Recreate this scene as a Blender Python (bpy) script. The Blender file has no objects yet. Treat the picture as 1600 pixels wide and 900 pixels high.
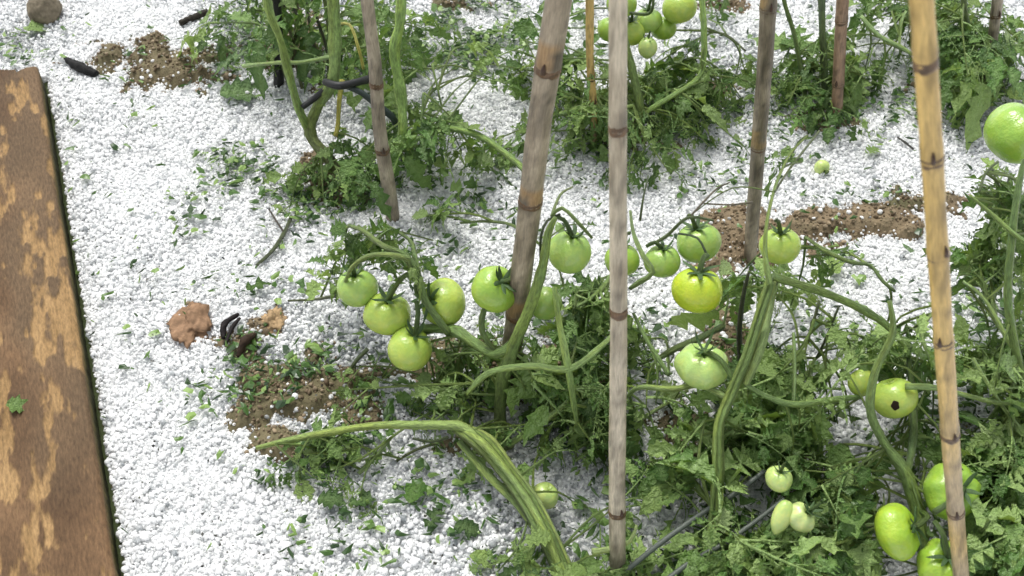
import bpy, bmesh, math, random
import numpy as np
from mathutils import Vector, Matrix, Quaternion

random.seed(7); RNG = np.random.default_rng(7)
S = bpy.context.scene
COL = S.collection
# ------------------------------------------------------------------ camera
CAM_H = 1.2; PITCH = math.radians(48); HFOV = math.radians(50)
cam = bpy.data.cameras.new('camera'); camo = bpy.data.objects.new('camera', cam); COL.objects.link(camo)
camo.location = (0, 0, CAM_H); camo.rotation_euler = (math.pi/2-PITCH, 0, 0)
cam.sensor_width = 36; cam.lens = 18/math.tan(HFOV/2); cam.clip_start = 0.02; cam.clip_end = 200
cam.dof.use_dof = True; cam.dof.focus_distance = 1.5; cam.dof.aperture_fstop = 9
S.camera = camo
# ------------------------------------------------------------------ sky, sun, exposure
W = bpy.data.worlds.new('World'); S.world = W; W.use_nodes = True
nt = W.node_tree; nt.nodes.clear()
out = nt.nodes.new('ShaderNodeOutputWorld'); bg = nt.nodes.new('ShaderNodeBackground')
sky = nt.nodes.new('ShaderNodeTexSky'); sky.sky_type = 'NISHITA'; sky.sun_disc = False
SUN_EL, SUN_AZ = math.radians(62), math.radians(-25)     # azimuth measured from +y towards +x
sky.sun_elevation = SUN_EL; sky.sun_rotation = SUN_AZ; sky.dust_density = 4; sky.air_density = 1.0
hs = nt.nodes.new('ShaderNodeHueSaturation'); hs.inputs['Saturation'].default_value = 0.22
nt.links.new(sky.outputs[0], hs.inputs['Color']); nt.links.new(hs.outputs[0], bg.inputs[0])
bg.inputs[1].default_value = 0.14; nt.links.new(bg.outputs[0], out.inputs[0])
sun = bpy.data.lights.new('sun', 'SUN'); sun.energy = 1.35; sun.angle = math.radians(14); sun.color = (1, .98, .92)
suno = bpy.data.objects.new('sun', sun); COL.objects.link(suno)
sd = Vector((math.sin(SUN_AZ)*math.cos(SUN_EL), math.cos(SUN_AZ)*math.cos(SUN_EL), math.sin(SUN_EL)))
suno.rotation_euler = sd.to_track_quat('Z', 'Y').to_euler(); suno.location = (0, 0, 5)
S.view_settings.view_transform = 'Standard'; S.view_settings.look = 'None'
S.view_settings.exposure = 0.56; S.view_settings.gamma = 1
S.render.filter_size = 1.9
S.cycles.max_bounces = 12; S.cycles.diffuse_bounces = 8; S.cycles.transparent_max_bounces = 8

# ------------------------------------------------------------------ layout helpers
FPX = 800/math.tan(HFOV/2)
Fv = Vector((0, math.cos(PITCH), -math.sin(PITCH))); Rv = Vector((1, 0, 0)); Uv = Vector((0, math.sin(PITCH), math.cos(PITCH)))
C0 = Vector((0, 0, CAM_H))
def ray(px, py): return Rv*((px-800)/FPX) + Uv*((450-py)/FPX) + Fv
def at(px, py, z=0.0):
    d = ray(px, py); return C0 + d*((z-CAM_H)/d.z)
def atY(px, py, Y):
    d = ray(px, py); return C0 + d*(Y/d.y)
def depth(p): return (Vector(p)-C0).dot(Fv)
def m_per_px(p): return depth(p)/FPX
def topix(x, y, z):
    dx, dy, dz = x, y, z-CAM_H
    dep = dy*Fv.y + dz*Fv.z
    return 800 + FPX*dx/dep, 450 - FPX*(dy*Uv.y+dz*Uv.z)/dep

# value noise
_T = RNG.random((256, 256))
def vnoise(x, y):
    x = np.asarray(x, float); y = np.asarray(y, float)
    xi = np.floor(x).astype(int); yi = np.floor(y).astype(int); fx = x-xi; fy = y-yi
    fx = fx*fx*(3-2*fx); fy = fy*fy*(3-2*fy)
    a = _T[xi & 255, yi & 255]; b = _T[(xi+1) & 255, yi & 255]; c = _T[xi & 255, (yi+1) & 255]; d = _T[(xi+1) & 255, (yi+1) & 255]
    return (a*(1-fx)+b*fx)*(1-fy)+(c*(1-fx)+d*fx)*fy
def fbm(x, y, o=4):
    s = 0; a = .5; t = 0
    for i in range(o):
        s = s + a*vnoise(x*2**i+17.3*i, y*2**i+9.1*i); t += a; a *= .5
    return s/t

# ------------------------------------------------------------------ materials
MATS = {}
def mat(name):
    m = bpy.data.materials.new(name); m.use_nodes = True; MATS[name] = m
    n = m.node_tree; b = n.nodes['Principled BSDF']
    return m, n, b, n.nodes.new, n.links.new
def mixc(N, L, fac, a, b, mode='MIX'):
    m = N('ShaderNodeMix'); m.data_type = 'RGBA'; m.blend_type = mode
    for s, v in ((m.inputs[0], fac), (m.inputs[6], a), (m.inputs[7], b)):
        if hasattr(v, 'links'): L(v, s)
        elif isinstance(v, (int, float)): s.default_value = v
        else: s.default_value = (*v, 1)
    return m.outputs[2]
def noise(N, L, scale, detail=4, vec=None, rough=.6):
    t = N('ShaderNodeTexNoise'); t.inputs['Scale'].default_value = scale; t.inputs['Detail'].default_value = detail
    t.inputs['Roughness'].default_value = rough
    if vec is not None: L(vec, t.inputs['Vector'])
    return t.outputs['Fac']
def ramp(N, L, fac, stops):
    r = N('ShaderNodeValToRGB'); L(fac, r.inputs[0]); e = r.color_ramp.elements
    while len(e) < len(stops): e.new(.5)
    for k, (p, c) in enumerate(stops):
        e[k].position = p; e[k].color = (*c, 1) if not isinstance(c, (int, float)) else (c, c, c, 1)
    return r.outputs[0]
def bump(N, L, b, h, strength, dist):
    u = N('ShaderNodeBump'); u.inputs['Strength'].default_value = strength; u.inputs['Distance'].default_value = dist
    L(h, u.inputs['Height']); L(u.outputs[0], b.inputs['Normal'])
def attr(N, name, kind='GEOMETRY'):
    a = N('ShaderNodeAttribute'); a.attribute_name = name; a.attribute_type = kind; return a

def obj_coord(N): return N('ShaderNodeTexCoord').outputs['Object']
# hail
m, n, b, N, L = mat('hail_ice')
a = attr(N, 'tone', 'INSTANCER')
c = ramp(N, L, a.outputs['Fac'], [(0, (.52, .55, .57)), (.3, (.84, .86, .865)), (.6, (.955, .965, .965)), (1, (.98, .985, .985))])
L(c, b.inputs['Base Color']); b.inputs['Roughness'].default_value = .28
b.inputs['IOR'].default_value = 1.31
b.inputs['Subsurface Weight'].default_value = .7; b.inputs['Subsurface Radius'].default_value = (1, 1, 1); b.inputs['Subsurface Scale'].default_value = .012
tr = ramp(N, L, a.outputs['Fac'], [(0, .7), (.25, .35), (.45, .0), (1, .0)]); L(tr, b.inputs['Transmission Weight']); b.inputs['Coat Weight'].default_value = .3; b.inputs['Coat Roughness'].default_value = .1
# hail bed (packed stones below the loose ones)
m, n, b, N, L = mat('hail_bed')
g = N('ShaderNodeNewGeometry')
v = N('ShaderNodeTexVoronoi'); v.inputs['Scale'].default_value = 130; L(g.outputs['Position'], v.inputs['Vector'])
c = ramp(N, L, v.outputs['Distance'], [(0, (.96, .965, .965)), (.45, (.95, .955, .955)), (.8, (.88, .885, .89))])
L(c, b.inputs['Base Color']); b.inputs['Roughness'].default_value = .4
inv = N('ShaderNodeMath'); inv.operation = 'SUBTRACT'; inv.inputs[0].default_value = 1; L(v.outputs['Distance'], inv.inputs[1])
bump(N, L, b, inv.outputs[0], .8, .003)
b.inputs['Subsurface Weight'].default_value = .7; b.inputs['Subsurface Radius'].default_value = (1, 1, 1); b.inputs['Subsurface Scale'].default_value = .012
# soil
m, n, b, N, L = mat('soil')
g = N('ShaderNodeNewGeometry'); p = g.outputs['Position']
n1 = noise(N, L, 9, 5, p); n2 = noise(N, L, 130, 4, p)
c1 = ramp(N, L, n1, [(.3, (.19, .15, .09)), (.55, (.29, .23, .145)), (.75, (.18, .17, .095))])
c2 = mixc(N, L, n2, (.06, .04, .025), (1, .85, .7)); c3 = mixc(N, L, .55, c1, c2, 'MULTIPLY')
mo = attr(N, 'moss_dark'); c4 = mixc(N, L, mo.outputs['Fac'], c3, (.05, .068, .018))
L(c4, b.inputs['Base Color']); b.inputs['Roughness'].default_value = .85
bump(N, L, b, n2, .8, .004)
m, n, b, N, L = mat('soil_crumb')
a = attr(N, 'tone', 'INSTANCER')
L(ramp(N, L, a.outputs['Fac'], [(0, (.10, .065, .035)), (.3, (.20, .155, .095)), (.7, (.34, .26, .165)), (.86, (.09, .12, .035)), (1, (.36, .30, .2))]), b.inputs['Base Color'])
b.inputs['Roughness'].default_value = .8
# leaves: tone (r), midrib (g)
def leafmat(name, dark, mid, light, trans=.22, rnd=True):
    m, n, b, N, L = mat(name)
    a = attr(N, 'Col'); sp = N('ShaderNodeSeparateColor'); L(a.outputs['Color'], sp.inputs[0])
    oi = N('ShaderNodeObjectInfo')
    ad = N('ShaderNodeMath'); ad.operation = 'MULTIPLY_ADD'; L(oi.outputs['Random'], ad.inputs[0]); ad.inputs[1].default_value = .6 if rnd else 0
    sc = N('ShaderNodeMath'); sc.operation = 'MULTIPLY'; L(sp.outputs[0], sc.inputs[0]); sc.inputs[1].default_value = .55 if rnd else 1
    L(sc.outputs[0], ad.inputs[2])
    c = ramp(N, L, ad.outputs[0], [(.12, dark), (.5, mid), (.95, light)])
    nz = noise(N, L, 160, 3, obj_coord(N)); c = mixc(N, L, nz, mixc(N, L, .5, c, (.75, .85, .7), 'MULTIPLY'), c)
    c = mixc(N, L, sp.outputs[1], c, mixc(N, L, .35, c, (.35, .5, .2)))
    L(c, b.inputs['Base Color']); b.inputs['Roughness'].default_value = .34
    tl = N('ShaderNodeBsdfTranslucent'); L(mixc(N, L, 1, c, (1.0, 1.0, .45), 'MULTIPLY'), tl.inputs[0])
    ms = N('ShaderNodeMixShader'); ms.inputs[0].default_value = trans
    L(b.outputs[0], ms.inputs[1]); L(tl.outputs[0], ms.inputs[2]); L(ms.outputs[0], n.nodes['Material Output'].inputs[0])
    nc = noise(N, L, 70, 3, obj_coord(N)) if not rnd else noise(N, L, 9, 3, obj_coord(N)); bump(N, L, b, nc, .8, .022 if rnd else .002)
leafmat('leaf_green', (.026, .075, .015), (.10, .22, .042), (.36, .50, .16), .27)
leafmat('leaf_pale', (.14, .25, .06), (.24, .38, .10), (.40, .52, .22), .15)
leafmat('leaf_dark', (.018, .045, .014), (.035, .085, .022), (.06, .13, .03), .08)
leafmat('leaf_litter', (.02, .05, .014), (.07, .15, .03), (.24, .36, .10), .12, False)
leafmat('dirt_speck', (.012, .011, .009), (.035, .034, .022), (.08, .09, .04), .0, False)
# stems: Col carries the colour
def colmat(name, rough=.5, nscale=(120, 120, 120), amt=.35, bdist=.0015, bs=.5, spec=.5, uv=False, streak=None):
    m, n, b, N, L = mat(name)
    a = attr(N, 'Col')
    mp = N('ShaderNodeMapping'); mp.inputs['Scale'].default_value = nscale
    src = attr(N, 'uvw').outputs['Vector'] if uv else obj_coord(N)
    L(src, mp.inputs[0]); nz = noise(N, L, 1, 5, mp.outputs[0], .65)
    k = ramp(N, L, nz, [(.3, 1-amt), (.7, 1+amt*.35)])
    c = mixc(N, L, 1, a.outputs['Color'], k, 'MULTIPLY')
    L(c, b.inputs['Base Color']); b.inputs['Roughness'].default_value = rough; b.inputs['Specular IOR Level'].default_value = spec
    bump(N, L, b, nz, bs, bdist)
    return m
colmat('plant_stem', .42, (3.5, 3.5, 120), .6, .004, 1.0, uv=True)
colmat('cane', .42, (7, 7, 70), .42, .0012, .6, .4, uv=True)
colmat('plank_wood', .7, (330, 80, 200), .5, .002, .9, .2, uv=True)
colmat('stone', .85, (70, 70, 70), .4, .004, .8, .2)
colmat('cord', .5, (300, 300, 300), .3, .001)
colmat('bark_dark', .7, (80, 80, 200), .5, .002, .8, .2)
colmat('calyx', .5, (200, 200, 200), .4, .001)
# tomato skin, tinted per object
m, n, b, N, L = mat('tomato_skin')
oi = N('ShaderNodeObjectInfo'); oc = obj_coord(N); sx = N('ShaderNodeSeparateXYZ'); L(oc, sx.inputs[0])
nz = noise(N, L, 2.6, 3, oc); n2 = noise(N, L, 34, 2, oc)
sh = ramp(N, L, sx.outputs[2], [(.15, 0), (.9, .5)])
c = mixc(N, L, sh, oi.outputs['Color'], mixc(N, L, 1, oi.outputs['Color'], (.52, .72, .42), 'MULTIPLY'))
c = mixc(N, L, ramp(N, L, nz, [(.42, 0), (.72, .5)]), c, mixc(N, L, 1, c, (1.5, 1.18, .95), 'MULTIPLY'))
c = mixc(N, L, ramp(N, L, n2, [(.64, 0), (.76, .35)]), c, mixc(N, L, .5, c, (.55, .65, .3)))
L(c, b.inputs['Base Color']); b.inputs['Roughness'].default_value = .27
b.inputs['Coat Weight'].default_value = .25; b.inputs['Subsurface Weight'].default_value = .2; b.inputs['Subsurface Radius'].default_value = (.6, 1, .3); b.inputs['Subsurface Scale'].default_value = .01
n3 = noise(N, L, 7, 2, oc); bump(N, L, b, n3, .12, .05)

# ------------------------------------------------------------------ object helpers
def newmesh(name, verts, faces, mname, cols=None, smooth=True, uvw=None):
    me = bpy.data.meshes.new(name); me.from_pydata([tuple(v) for v in verts], [], [tuple(f) for f in faces]); me.update()
    if mname: me.materials.append(MATS[mname])
    if cols is not None:
        a = me.color_attributes.new('Col', 'FLOAT_COLOR', 'POINT')
        c = np.asarray(cols, float)
        if c.shape[1] == 3: c = np.concatenate([c, np.ones((len(c), 1))], 1)
        a.data.foreach_set('color', c.ravel())
    if uvw is not None:
        a = me.attributes.new('uvw', 'FLOAT_VECTOR', 'POINT'); a.data.foreach_set('vector', np.asarray(uvw, float).ravel())
    if smooth: me.polygons.foreach_set('use_smooth', [True]*len(me.polygons))
    return me
def link(name, me, parent=None, loc=None, label=None, kind=None):
    o = bpy.data.objects.new(name, me); COL.objects.link(o)
    if parent is not None: o.parent = parent
    if loc is not None: o.location = loc
    if label: o['label'] = label
    if kind: o['kind'] = kind
    return o
def thing(name, label, cat, loc=(0, 0, 0), group=None, me=None):
    o = bpy.data.objects.new(name, me); COL.objects.link(o); o.location = loc
    o['label'] = label; o['category'] = cat
    if group: o['group'] = group
    if me is None: o.empty_display_size = .03
    return o
def smoothpath(P, R, step=.008):
    P = np.array([list(p) for p in P], float); R = np.array(R, float); n = len(P)
    oP, oR = [], []
    for i in range(n-1):
        p0 = P[max(i-1, 0)]; p1 = P[i]; p2 = P[i+1]; p3 = P[min(i+2, n-1)]
        k = max(2, int(np.linalg.norm(p2-p1)/step))
        for j in range(k):
            t = j/k
            oP.append(.5*((2*p1)+(-p0+p2)*t+(2*p0-5*p1+4*p2-p3)*t*t+(-p0+3*p1-3*p2+p3)*t**3)); oR.append(R[i]*(1-t)+R[i+1]*t)
    oP.append(P[-1]); oR.append(R[-1])
    return np.array(oP), np.array(oR)
def tube_geo(P, R, sides=8, base=0, cap=True):
    V = []; F = []; n = len(P); up = np.array([.3, .2, .93])
    prev = None; UVW = []; acc = 0
    for i in range(n):
        t = P[min(i+1, n-1)]-P[max(i-1, 0)]; t = t/(np.linalg.norm(t)+1e-9)
        if prev is None:
            a = np.cross(t, up); 
            if np.linalg.norm(a) < 1e-3: a = np.cross(t, [1, 0, 0])
        else: a = prev-t*np.dot(prev, t)
        a = a/np.linalg.norm(a); bb = np.cross(t, a); prev = a
        if i: acc += np.linalg.norm(P[i]-P[i-1])
        for s in range(sides):
            th = 2*math.pi*s/sides
            r = R[i] if np.ndim(R[i]) == 0 else R[i][s]
            V.append(P[i]+(a*math.cos(th)+bb*math.sin(th))*r); UVW.append((math.cos(th), math.sin(th), acc))
    for i in range(n-1):
        for s in range(sides):
            s2 = (s+1) % sides; F.append((base+i*sides+s, base+i*sides+s2, base+(i+1)*sides+s2, base+(i+1)*sides+s))
    if cap:
        F.append(tuple(base+s for s in range(sides))[::-1]); F.append(tuple(base+(n-1)*sides+s for s in range(sides)))
    return V, F, UVW

# ------------------------------------------------------------------ ground, hail, soil
# board frame: origin top-right corner, u along the edge towards the viewer, v to the left
BT = .034
B0 = at(58, 103, BT); B1 = at(178, 900, BT); bu = (B1-B0).normalized(); bv = Vector((0, 0, 1)).cross(bu).normalized()
if bv.x > 0: bv = -bv
BL = (B1-B0).length + .25; BW = .30
def in_board(x, y, mrg=0.0):
    dx = x-B0.x; dy = y-B0.y; u = dx*bu.x+dy*bu.y; v = dx*bv.x+dy*bv.y
    return (u > -mrg) & (u < BL+mrg) & (v > -mrg) & (v < BW+mrg)

# soil showing through: px, py, rx, ry, tilt(deg), strength, moss
PATCH = [(250, 95, 100, 27, 4, 1.1, .35), (340, 88, 40, 24, 0, .8, .7), (470, 612, 92, 46, 0, 1.1, .45), (395, 590, 42, 28, 0, .9, .3), (440, 690, 50, 26, 0, .95, .4),
         (395, 545, 32, 22, 0, .8, .2), (1310, 338, 150, 27, -4, 1.3, .0), (1170, 358, 80, 36, 0, 1.2, 0), (1420, 312, 60, 18, 0, 1, .6), (1150, 395, 70, 30, 0, 1, 0),
         (1115, 135, 40, 16, 0, .9, .0), (1110, 3, 60, 10, 0, 1, 0), (700, 2, 60, 9, 0, 1, .5), (520, 285, 42, 30, 10, .9, .3), (490, 245, 20, 14, 0, .9, .1),
         (560, 650, 50, 24, 0, .7, .3), (720, 555, 80, 34, 0, .8, .4), (890, 590, 90, 50, 0, .8, .3), (1080, 690, 80, 50, 0, .7, .4), (1130, 520, 50, 50, 0, .9, .2), (1230, 700, 60, 40, 0, .7, .4), (1300, 780, 80, 40, 0, .6, .4),
         (700, 690, 60, 20, 0, .6, .4), (1500, 690, 60, 40, 0, .5, .5), (1180, 870, 80, 30, 0, .8, .4), (1450, 560, 50, 20, 0, .4, .5), (1500, 130, 60, 20, 0, .8, .4), (1280, 180, 50, 16, 0, .7, .5), (1000, 200, 60, 30, 0, .8, .4), (460, 80, 70, 45, 0, .9, .3),
         (340, 530, 30, 20, 0, .6, .1), (425, 500, 26, 22, 0, .7, .1), (300, 500, 26, 20, 0, .5, .1)]
def undul(x, y): return .030*(fbm(x*2.2+5, y*2.2+3, 3)-.5) + .008*(fbm(x*9+1, y*9, 2)-.5)
def soilmask(x, y):
    px, py = topix(x, y, 0.01); m = np.zeros_like(px); mo = np.zeros_like(px)
    nz = fbm(x*26, y*26, 4)
    for cx, cy, rx, ry, tilt, st, moss_dark in PATCH:
        t = math.radians(tilt); dx = px-cx; dy = py-cy
        u = (dx*math.cos(t)+dy*math.sin(t))/rx; v = (-dx*math.sin(t)+dy*math.cos(t))/ry
        d = np.sqrt(u*u+v*v)
        k = np.clip(1.55-d-(nz-.5)*2.3, 0, 1)*st
        mo = np.where(k > m, moss_dark, mo); m = np.maximum(m, k)
    return m, mo
BED = .008
def soil_h(x, y):
    m, mo = soilmask(x, y)
    return undul(x, y) - .012 + .026*np.clip(m, 0, 1.1) + .006*(fbm(x*70, y*70, 3)-.5)*(.4+m), m, mo
def bed_h(x, y): return undul(x, y) + .004*(fbm(x*40, y*40, 2)-.5) - .03*in_board(x, y, .008)
x_board = None
def grid(name, x0, x1, y0, y1, st, hf, mname, far=None):
    xs = np.arange(x0, x1+1e-6, st); ys = np.arange(y0, y1+1e-6, st)
    if far:
        xs = np.concatenate([-np.geomspace(far, -x0+.3, 9), xs, np.geomspace(x1+.3, far, 9)])
        ys = np.concatenate([-np.geomspace(far, .3, 9), ys, np.geomspace(y1+.3, far, 9)])
    X, Y = np.meshgrid(xs, ys); X = X.ravel(); Y = Y.ravel(); h = hf(X, Y)
    nx = len(xs); ny = len(ys)
    I = np.arange(nx*ny).reshape(ny, nx)
    F = np.stack([I[:-1, :-1], I[:-1, 1:], I[1:, 1:], I[1:, :-1]], -1).reshape(-1, 4)
    me = bpy.data.meshes.new(name); me.vertices.add(nx*ny); me.vertices.foreach_set('co', np.stack([X, Y, h], 1).ravel())
    me.loops.add(F.size); me.loops.foreach_set('vertex_index', F.ravel()); me.polygons.add(len(F))
    me.polygons.foreach_set('loop_start', np.arange(len(F))*4); me.update(calc_edges=True)
    me.polygons.foreach_set('use_smooth', [True]*len(F)); me.materials.append(MATS[mname])
    return me, X, Y
EX0, EX1, EY0, EY1 = -1.3, 1.3, .40, 2.15
sm = {}
def hsoil(X, Y):
    h, m_, mo = soil_h(X, Y); sm['mo'] = np.maximum(mo*np.clip(m_*2, 0, 1), 1.0*in_board(X, Y, .02)); return h  # ground under and around the board also gets the full dark green
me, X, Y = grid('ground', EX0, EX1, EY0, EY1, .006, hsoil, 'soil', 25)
a = me.attributes.new('moss_dark', 'FLOAT', 'POINT'); a.data.foreach_set('value', sm['mo'])
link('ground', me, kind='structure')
me, X, Y = grid('hail_layer', EX0, EX1, EY0, EY1, .010, bed_h, 'hail_bed', 24)
link('hail_layer', me, kind='structure')

def ico_node_instancer(name, P, SC, ROT, TONE, mname, sub=2, rough=.25, kind='stuff', n_shapes=3):
    me = bpy.data.meshes.new(name); me.vertices.add(len(P)); me.vertices.foreach_set('co', P.ravel())
    for nm, ty, key, val in (('scl', 'FLOAT_VECTOR', 'vector', SC), ('rot', 'FLOAT_VECTOR', 'vector', ROT), ('tone', 'FLOAT', 'value', TONE)):
        a = me.attributes.new(nm, ty, 'POINT'); a.data.foreach_set(key, val.ravel())
    me.materials.append(MATS[mname])
    o = link(name, me, kind=kind)
    g = bpy.data.node_groups.new(name, 'GeometryNodeTree')
    g.interface.new_socket('Geometry', in_out='INPUT', socket_type='NodeSocketGeometry')
    g.interface.new_socket('Geometry', in_out='OUTPUT', socket_type='NodeSocketGeometry')
    N = g.nodes.new; L = g.links.new
    i = N('NodeGroupInput'); ou = N('NodeGroupOutput')
    jg = N('GeometryNodeGeometryToInstance')
    for k in range(n_shapes):
        ic = N('GeometryNodeMeshIcoSphere'); ic.inputs['Radius'].default_value = .5; ic.inputs['Subdivisions'].default_value = sub
        nz = N('ShaderNodeTexNoise'); nz.noise_dimensions = '4D'; nz.inputs['Scale'].default_value = 2.2; nz.inputs['W'].default_value = k*3.7
        sb = N('ShaderNodeVectorMath'); sb.operation = 'SUBTRACT'; sb.inputs[1].default_value = (.5, .5, .5); L(nz.outputs['Color'], sb.inputs[0])
        sc = N('ShaderNodeVectorMath'); sc.operation = 'SCALE'; sc.inputs['Scale'].default_value = rough*2; L(sb.outputs[0], sc.inputs[0])
        sp = N('GeometryNodeSetPosition'); L(ic.outputs[0], sp.inputs['Geometry']); L(sc.outputs[0], sp.inputs['Offset'])
        sh = N('GeometryNodeSetShadeSmooth'); L(sp.outputs[0], sh.inputs[0])
        mt = N('GeometryNodeSetMaterial'); mt.inputs['Material'].default_value = MATS[mname]; L(sh.outputs[0], mt.inputs[0])
        L(mt.outputs[0], jg.inputs[0])
    ip = N('GeometryNodeInstanceOnPoints'); L(i.outputs[0], ip.inputs['Points']); L(jg.outputs[0], ip.inputs['Instance'])
    ip.inputs['Pick Instance'].default_value = True
    def na(nm, ty):
        q = N('GeometryNodeInputNamedAttribute'); q.data_type = ty; q.inputs['Name'].default_value = nm; return q.outputs['Attribute']
    L(na('scl', 'FLOAT_VECTOR'), ip.inputs['Scale'])
    e = N('FunctionNodeEulerToRotation'); L(na('rot', 'FLOAT_VECTOR'), e.inputs[0]); L(e.outputs[0], ip.inputs['Rotation'])
    L(ip.outputs[0], ou.inputs[0])
    md = o.modifiers.new('stones', 'NODES'); md.node_group = g
    return o
def scatter_grid(st, jit=.5):
    xs = np.arange(EX0, EX1, st); ys = np.arange(EY0, EY1, st*.9)
    X, Y = np.meshgrid(xs, ys); X = X+(RNG.random(X.shape)-.5)*st*2*jit; Y = Y+(RNG.random(Y.shape)-.5)*st*2*jit
    X = X.ravel(); Y = Y.ravel(); k = ~in_board(X, Y, .003+.006*fbm(X*60, Y*60, 2)); X = X[k]; Y = Y[k]
    px, py = topix(X, Y, 0.0); k = (px > -160) & (px < 1760) & (py > -120) & (py < 1020)
    return X[k], Y[k], px[k], py[k]
PP = []; SS = []; TT = []
for layer in range(3):
    X, Y, px, py = scatter_grid((.0053, .0070, .0048)[layer])
    sh, m_, mo = soil_h(X, Y); bh = bed_h(X, Y)
    big = np.clip((py-560)/300, 0, 1)*.15*np.clip(fbm(X*5, Y*5, 2)*1.6, 0, 1.2)
    d = (.0040+.0046*RNG.random(len(X))**2.2)*(1+big)
    keep = (sh < bh+.002) | (RNG.random(len(X)) < .05)
    if layer == 2: d = .0022+.0020*RNG.random(len(X)); keep = (sh < bh+.001) | (RNG.random(len(X)) < .5*np.clip(1-(sh-bh)/.010, 0, 1))
    if layer == 1: keep &= (fbm(X*12, Y*12, 3) > .42) & (sh < bh-.001)
    X, Y, d, sh, bh = X[keep], Y[keep], d[keep], sh[keep], bh[keep]
    slush = np.clip((fbm(X*6+3, Y*6, 3)-.42)*4, 0, 1)*(Y > .2)
    Z = np.maximum(sh, bh)+d*(-.02-.30*slush+.42*RNG.random(len(X)))+(0, .0042, .0028)[layer]
    thin = np.clip((fbm(X*3.1+8, Y*3.1, 3)-.45)*3, 0, 1)
    t = np.clip(RNG.random(len(X))**.5 - (.08+.75*thin)*RNG.random(len(X)), 0, 1)
    PP.append(np.stack([X, Y, Z], 1)); SS.append(d[:, None]*(1+.6*(RNG.random((len(X), 3))-.5))); TT.append(t)
P = np.concatenate(PP); SC = np.concatenate(SS); T = np.concatenate(TT)
ico_node_instancer('hailstones', P, SC, RNG.random(P.shape)*6.28, T, 'hail_ice', 2, .19)
print('hail', len(P))
# soil crumbs and tiny clods
X, Y, px, py = scatter_grid(.0046); sh, m_, mo = soil_h(X, Y); bh = bed_h(X, Y)
k = RNG.random(len(X)) < .62*np.clip((sh-bh+.009)/.010, 0, 1)**2.5
X, Y, sh, bh, mo = X[k], Y[k], sh[k], bh[k], mo[k]; d = .0015+.0055*RNG.random(len(X))**3
P = np.stack([X, Y, np.maximum(sh, bh+np.where(sh > bh, 0, .0025))+d*.2], 1); T = np.clip(RNG.random(len(X))*.66, 0, 1); T = np.where(RNG.random(len(X)) < mo*.12, .86, T)
ico_node_instancer('soil_crumbs', P, d[:, None]*(1+.7*(RNG.random((len(X), 3))-.5)), RNG.random(P.shape)*6.28, T, 'soil_crumb', 2, .3)

def top_z(x, y):
    x = np.asarray([x], float); y = np.asarray([y], float); s, _, _ = soil_h(x, y); return float(max(s[0], bed_h(x, y)[0]+.006))
# ------------------------------------------------------------------ wooden board
def build_board():
    st = .003; nu = int(BL/st); nv = int(BW/.0015)
    u, v = np.meshgrid(np.linspace(0, 1, nu), np.linspace(0, 1, nv), indexing='ij')
    endp = .010*(fbm(v*9+3, v*0+1, 3)-.3) + .012*np.clip((v-.05)*12, 0, 1)*(v < .12) - .022*np.clip((v-.12)*5, 0, 1)
    U = u*BL + endp*(1-u)**6
    V = v*BW + .0022*(fbm(U*14, v*0+4, 3)-.5)*(1-v)
    rag = .45*fbm(V*26+40, U*13+3, 6)+.55*fbm(V*80+4, U*24+11, 6)
    big = fbm(V*7+31, U*3.4+9, 2)
    crust = rag + .50*(big-.5) + .008 - .05*(V < .02)
    # the photograph shows bare wood high up and low down at the edge, brown crust between
    kk = 1/(1+np.exp(-(crust-.475)*90))
    grain = fbm(V*150, U*14, 4); H = BT + kk*.0020 + .0012*(grain-.5) + .003*(fbm(V*8, U*4, 2)-.5)
    H = H - .004*np.exp(-v*BW/.003)
    bare = np.stack([.36+.22*(grain-.5), .225+.15*(grain-.5), .098+.08*(grain-.5)], -1)
    t = fbm(V*20, U*9+7, 4)[..., None]
    t = np.clip((t-.3)*2, 0, 1); br = np.array([.105, .060, .030])*(1-t)+np.array([.22, .130, .066])*t
    gray = np.clip((fbm(V*7+30, U*4, 3)-.52)*6, 0, 1)[..., None]*.5
    br = br*(1-gray)+np.array([.17, .12, .07])*gray
    c = bare*(1-kk[..., None])+br*kk[..., None]
    X = B0.x+bu.x*U+bv.x*V; Yy = B0.y+bu.y*U+bv.y*V
    verts = np.stack([X, Yy, H], -1).reshape(-1, 3); cols = c.reshape(-1, 3)
    I = np.arange(nu*nv).reshape(nu, nv)
    F = np.stack([I[:-1, :-1], I[1:, :-1], I[1:, 1:], I[:-1, 1:]], -1).reshape(-1, 4).tolist()
    verts = verts.tolist(); cols = cols.tolist(); uvw = np.stack([V, U, 0*U], -1).reshape(-1, 3).tolist()
    rim = list(I[:, 0]) + list(I[-1, 1:]) + list(I[::-1, -1][1:]) + list(I[0, ::-1][1:-1])
    prev = rim; n0 = len(rim)
    for lv in range(1, 5):
        cur = []
        for q, r in enumerate(rim):
            x, y, z = verts[r]; zz = z-lv*.013; jit = .0015*(random.random()-.5)
            cur.append(len(verts)); verts.append([x+jit, y+jit, zz]); uvw.append([uvw[r][0], uvw[r][1], lv*.013])
            g = random.random(); cols.append([.035+.03*g, .034+.035*g, .018+.012*g] if lv > 1 else [.10+.06*g, .075+.05*g, .03])
        for q in range(n0): F.append((prev[q], cur[q], cur[(q+1) % n0], prev[(q+1) % n0]))
        prev = cur
    me = newmesh('wooden_board', verts, F, 'plank_wood', cols, uvw=uvw)
    me.validate()
    thing('wooden_board', 'weathered wooden board with flaking brown surface at the left edge of the hail', 'board', me=me)
    # face orientation
    bm = bmesh.new(); bm.from_mesh(me); bmesh.ops.recalc_face_normals(bm, faces=bm.faces); bm.to_mesh(me); bm.free()
build_board()

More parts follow.
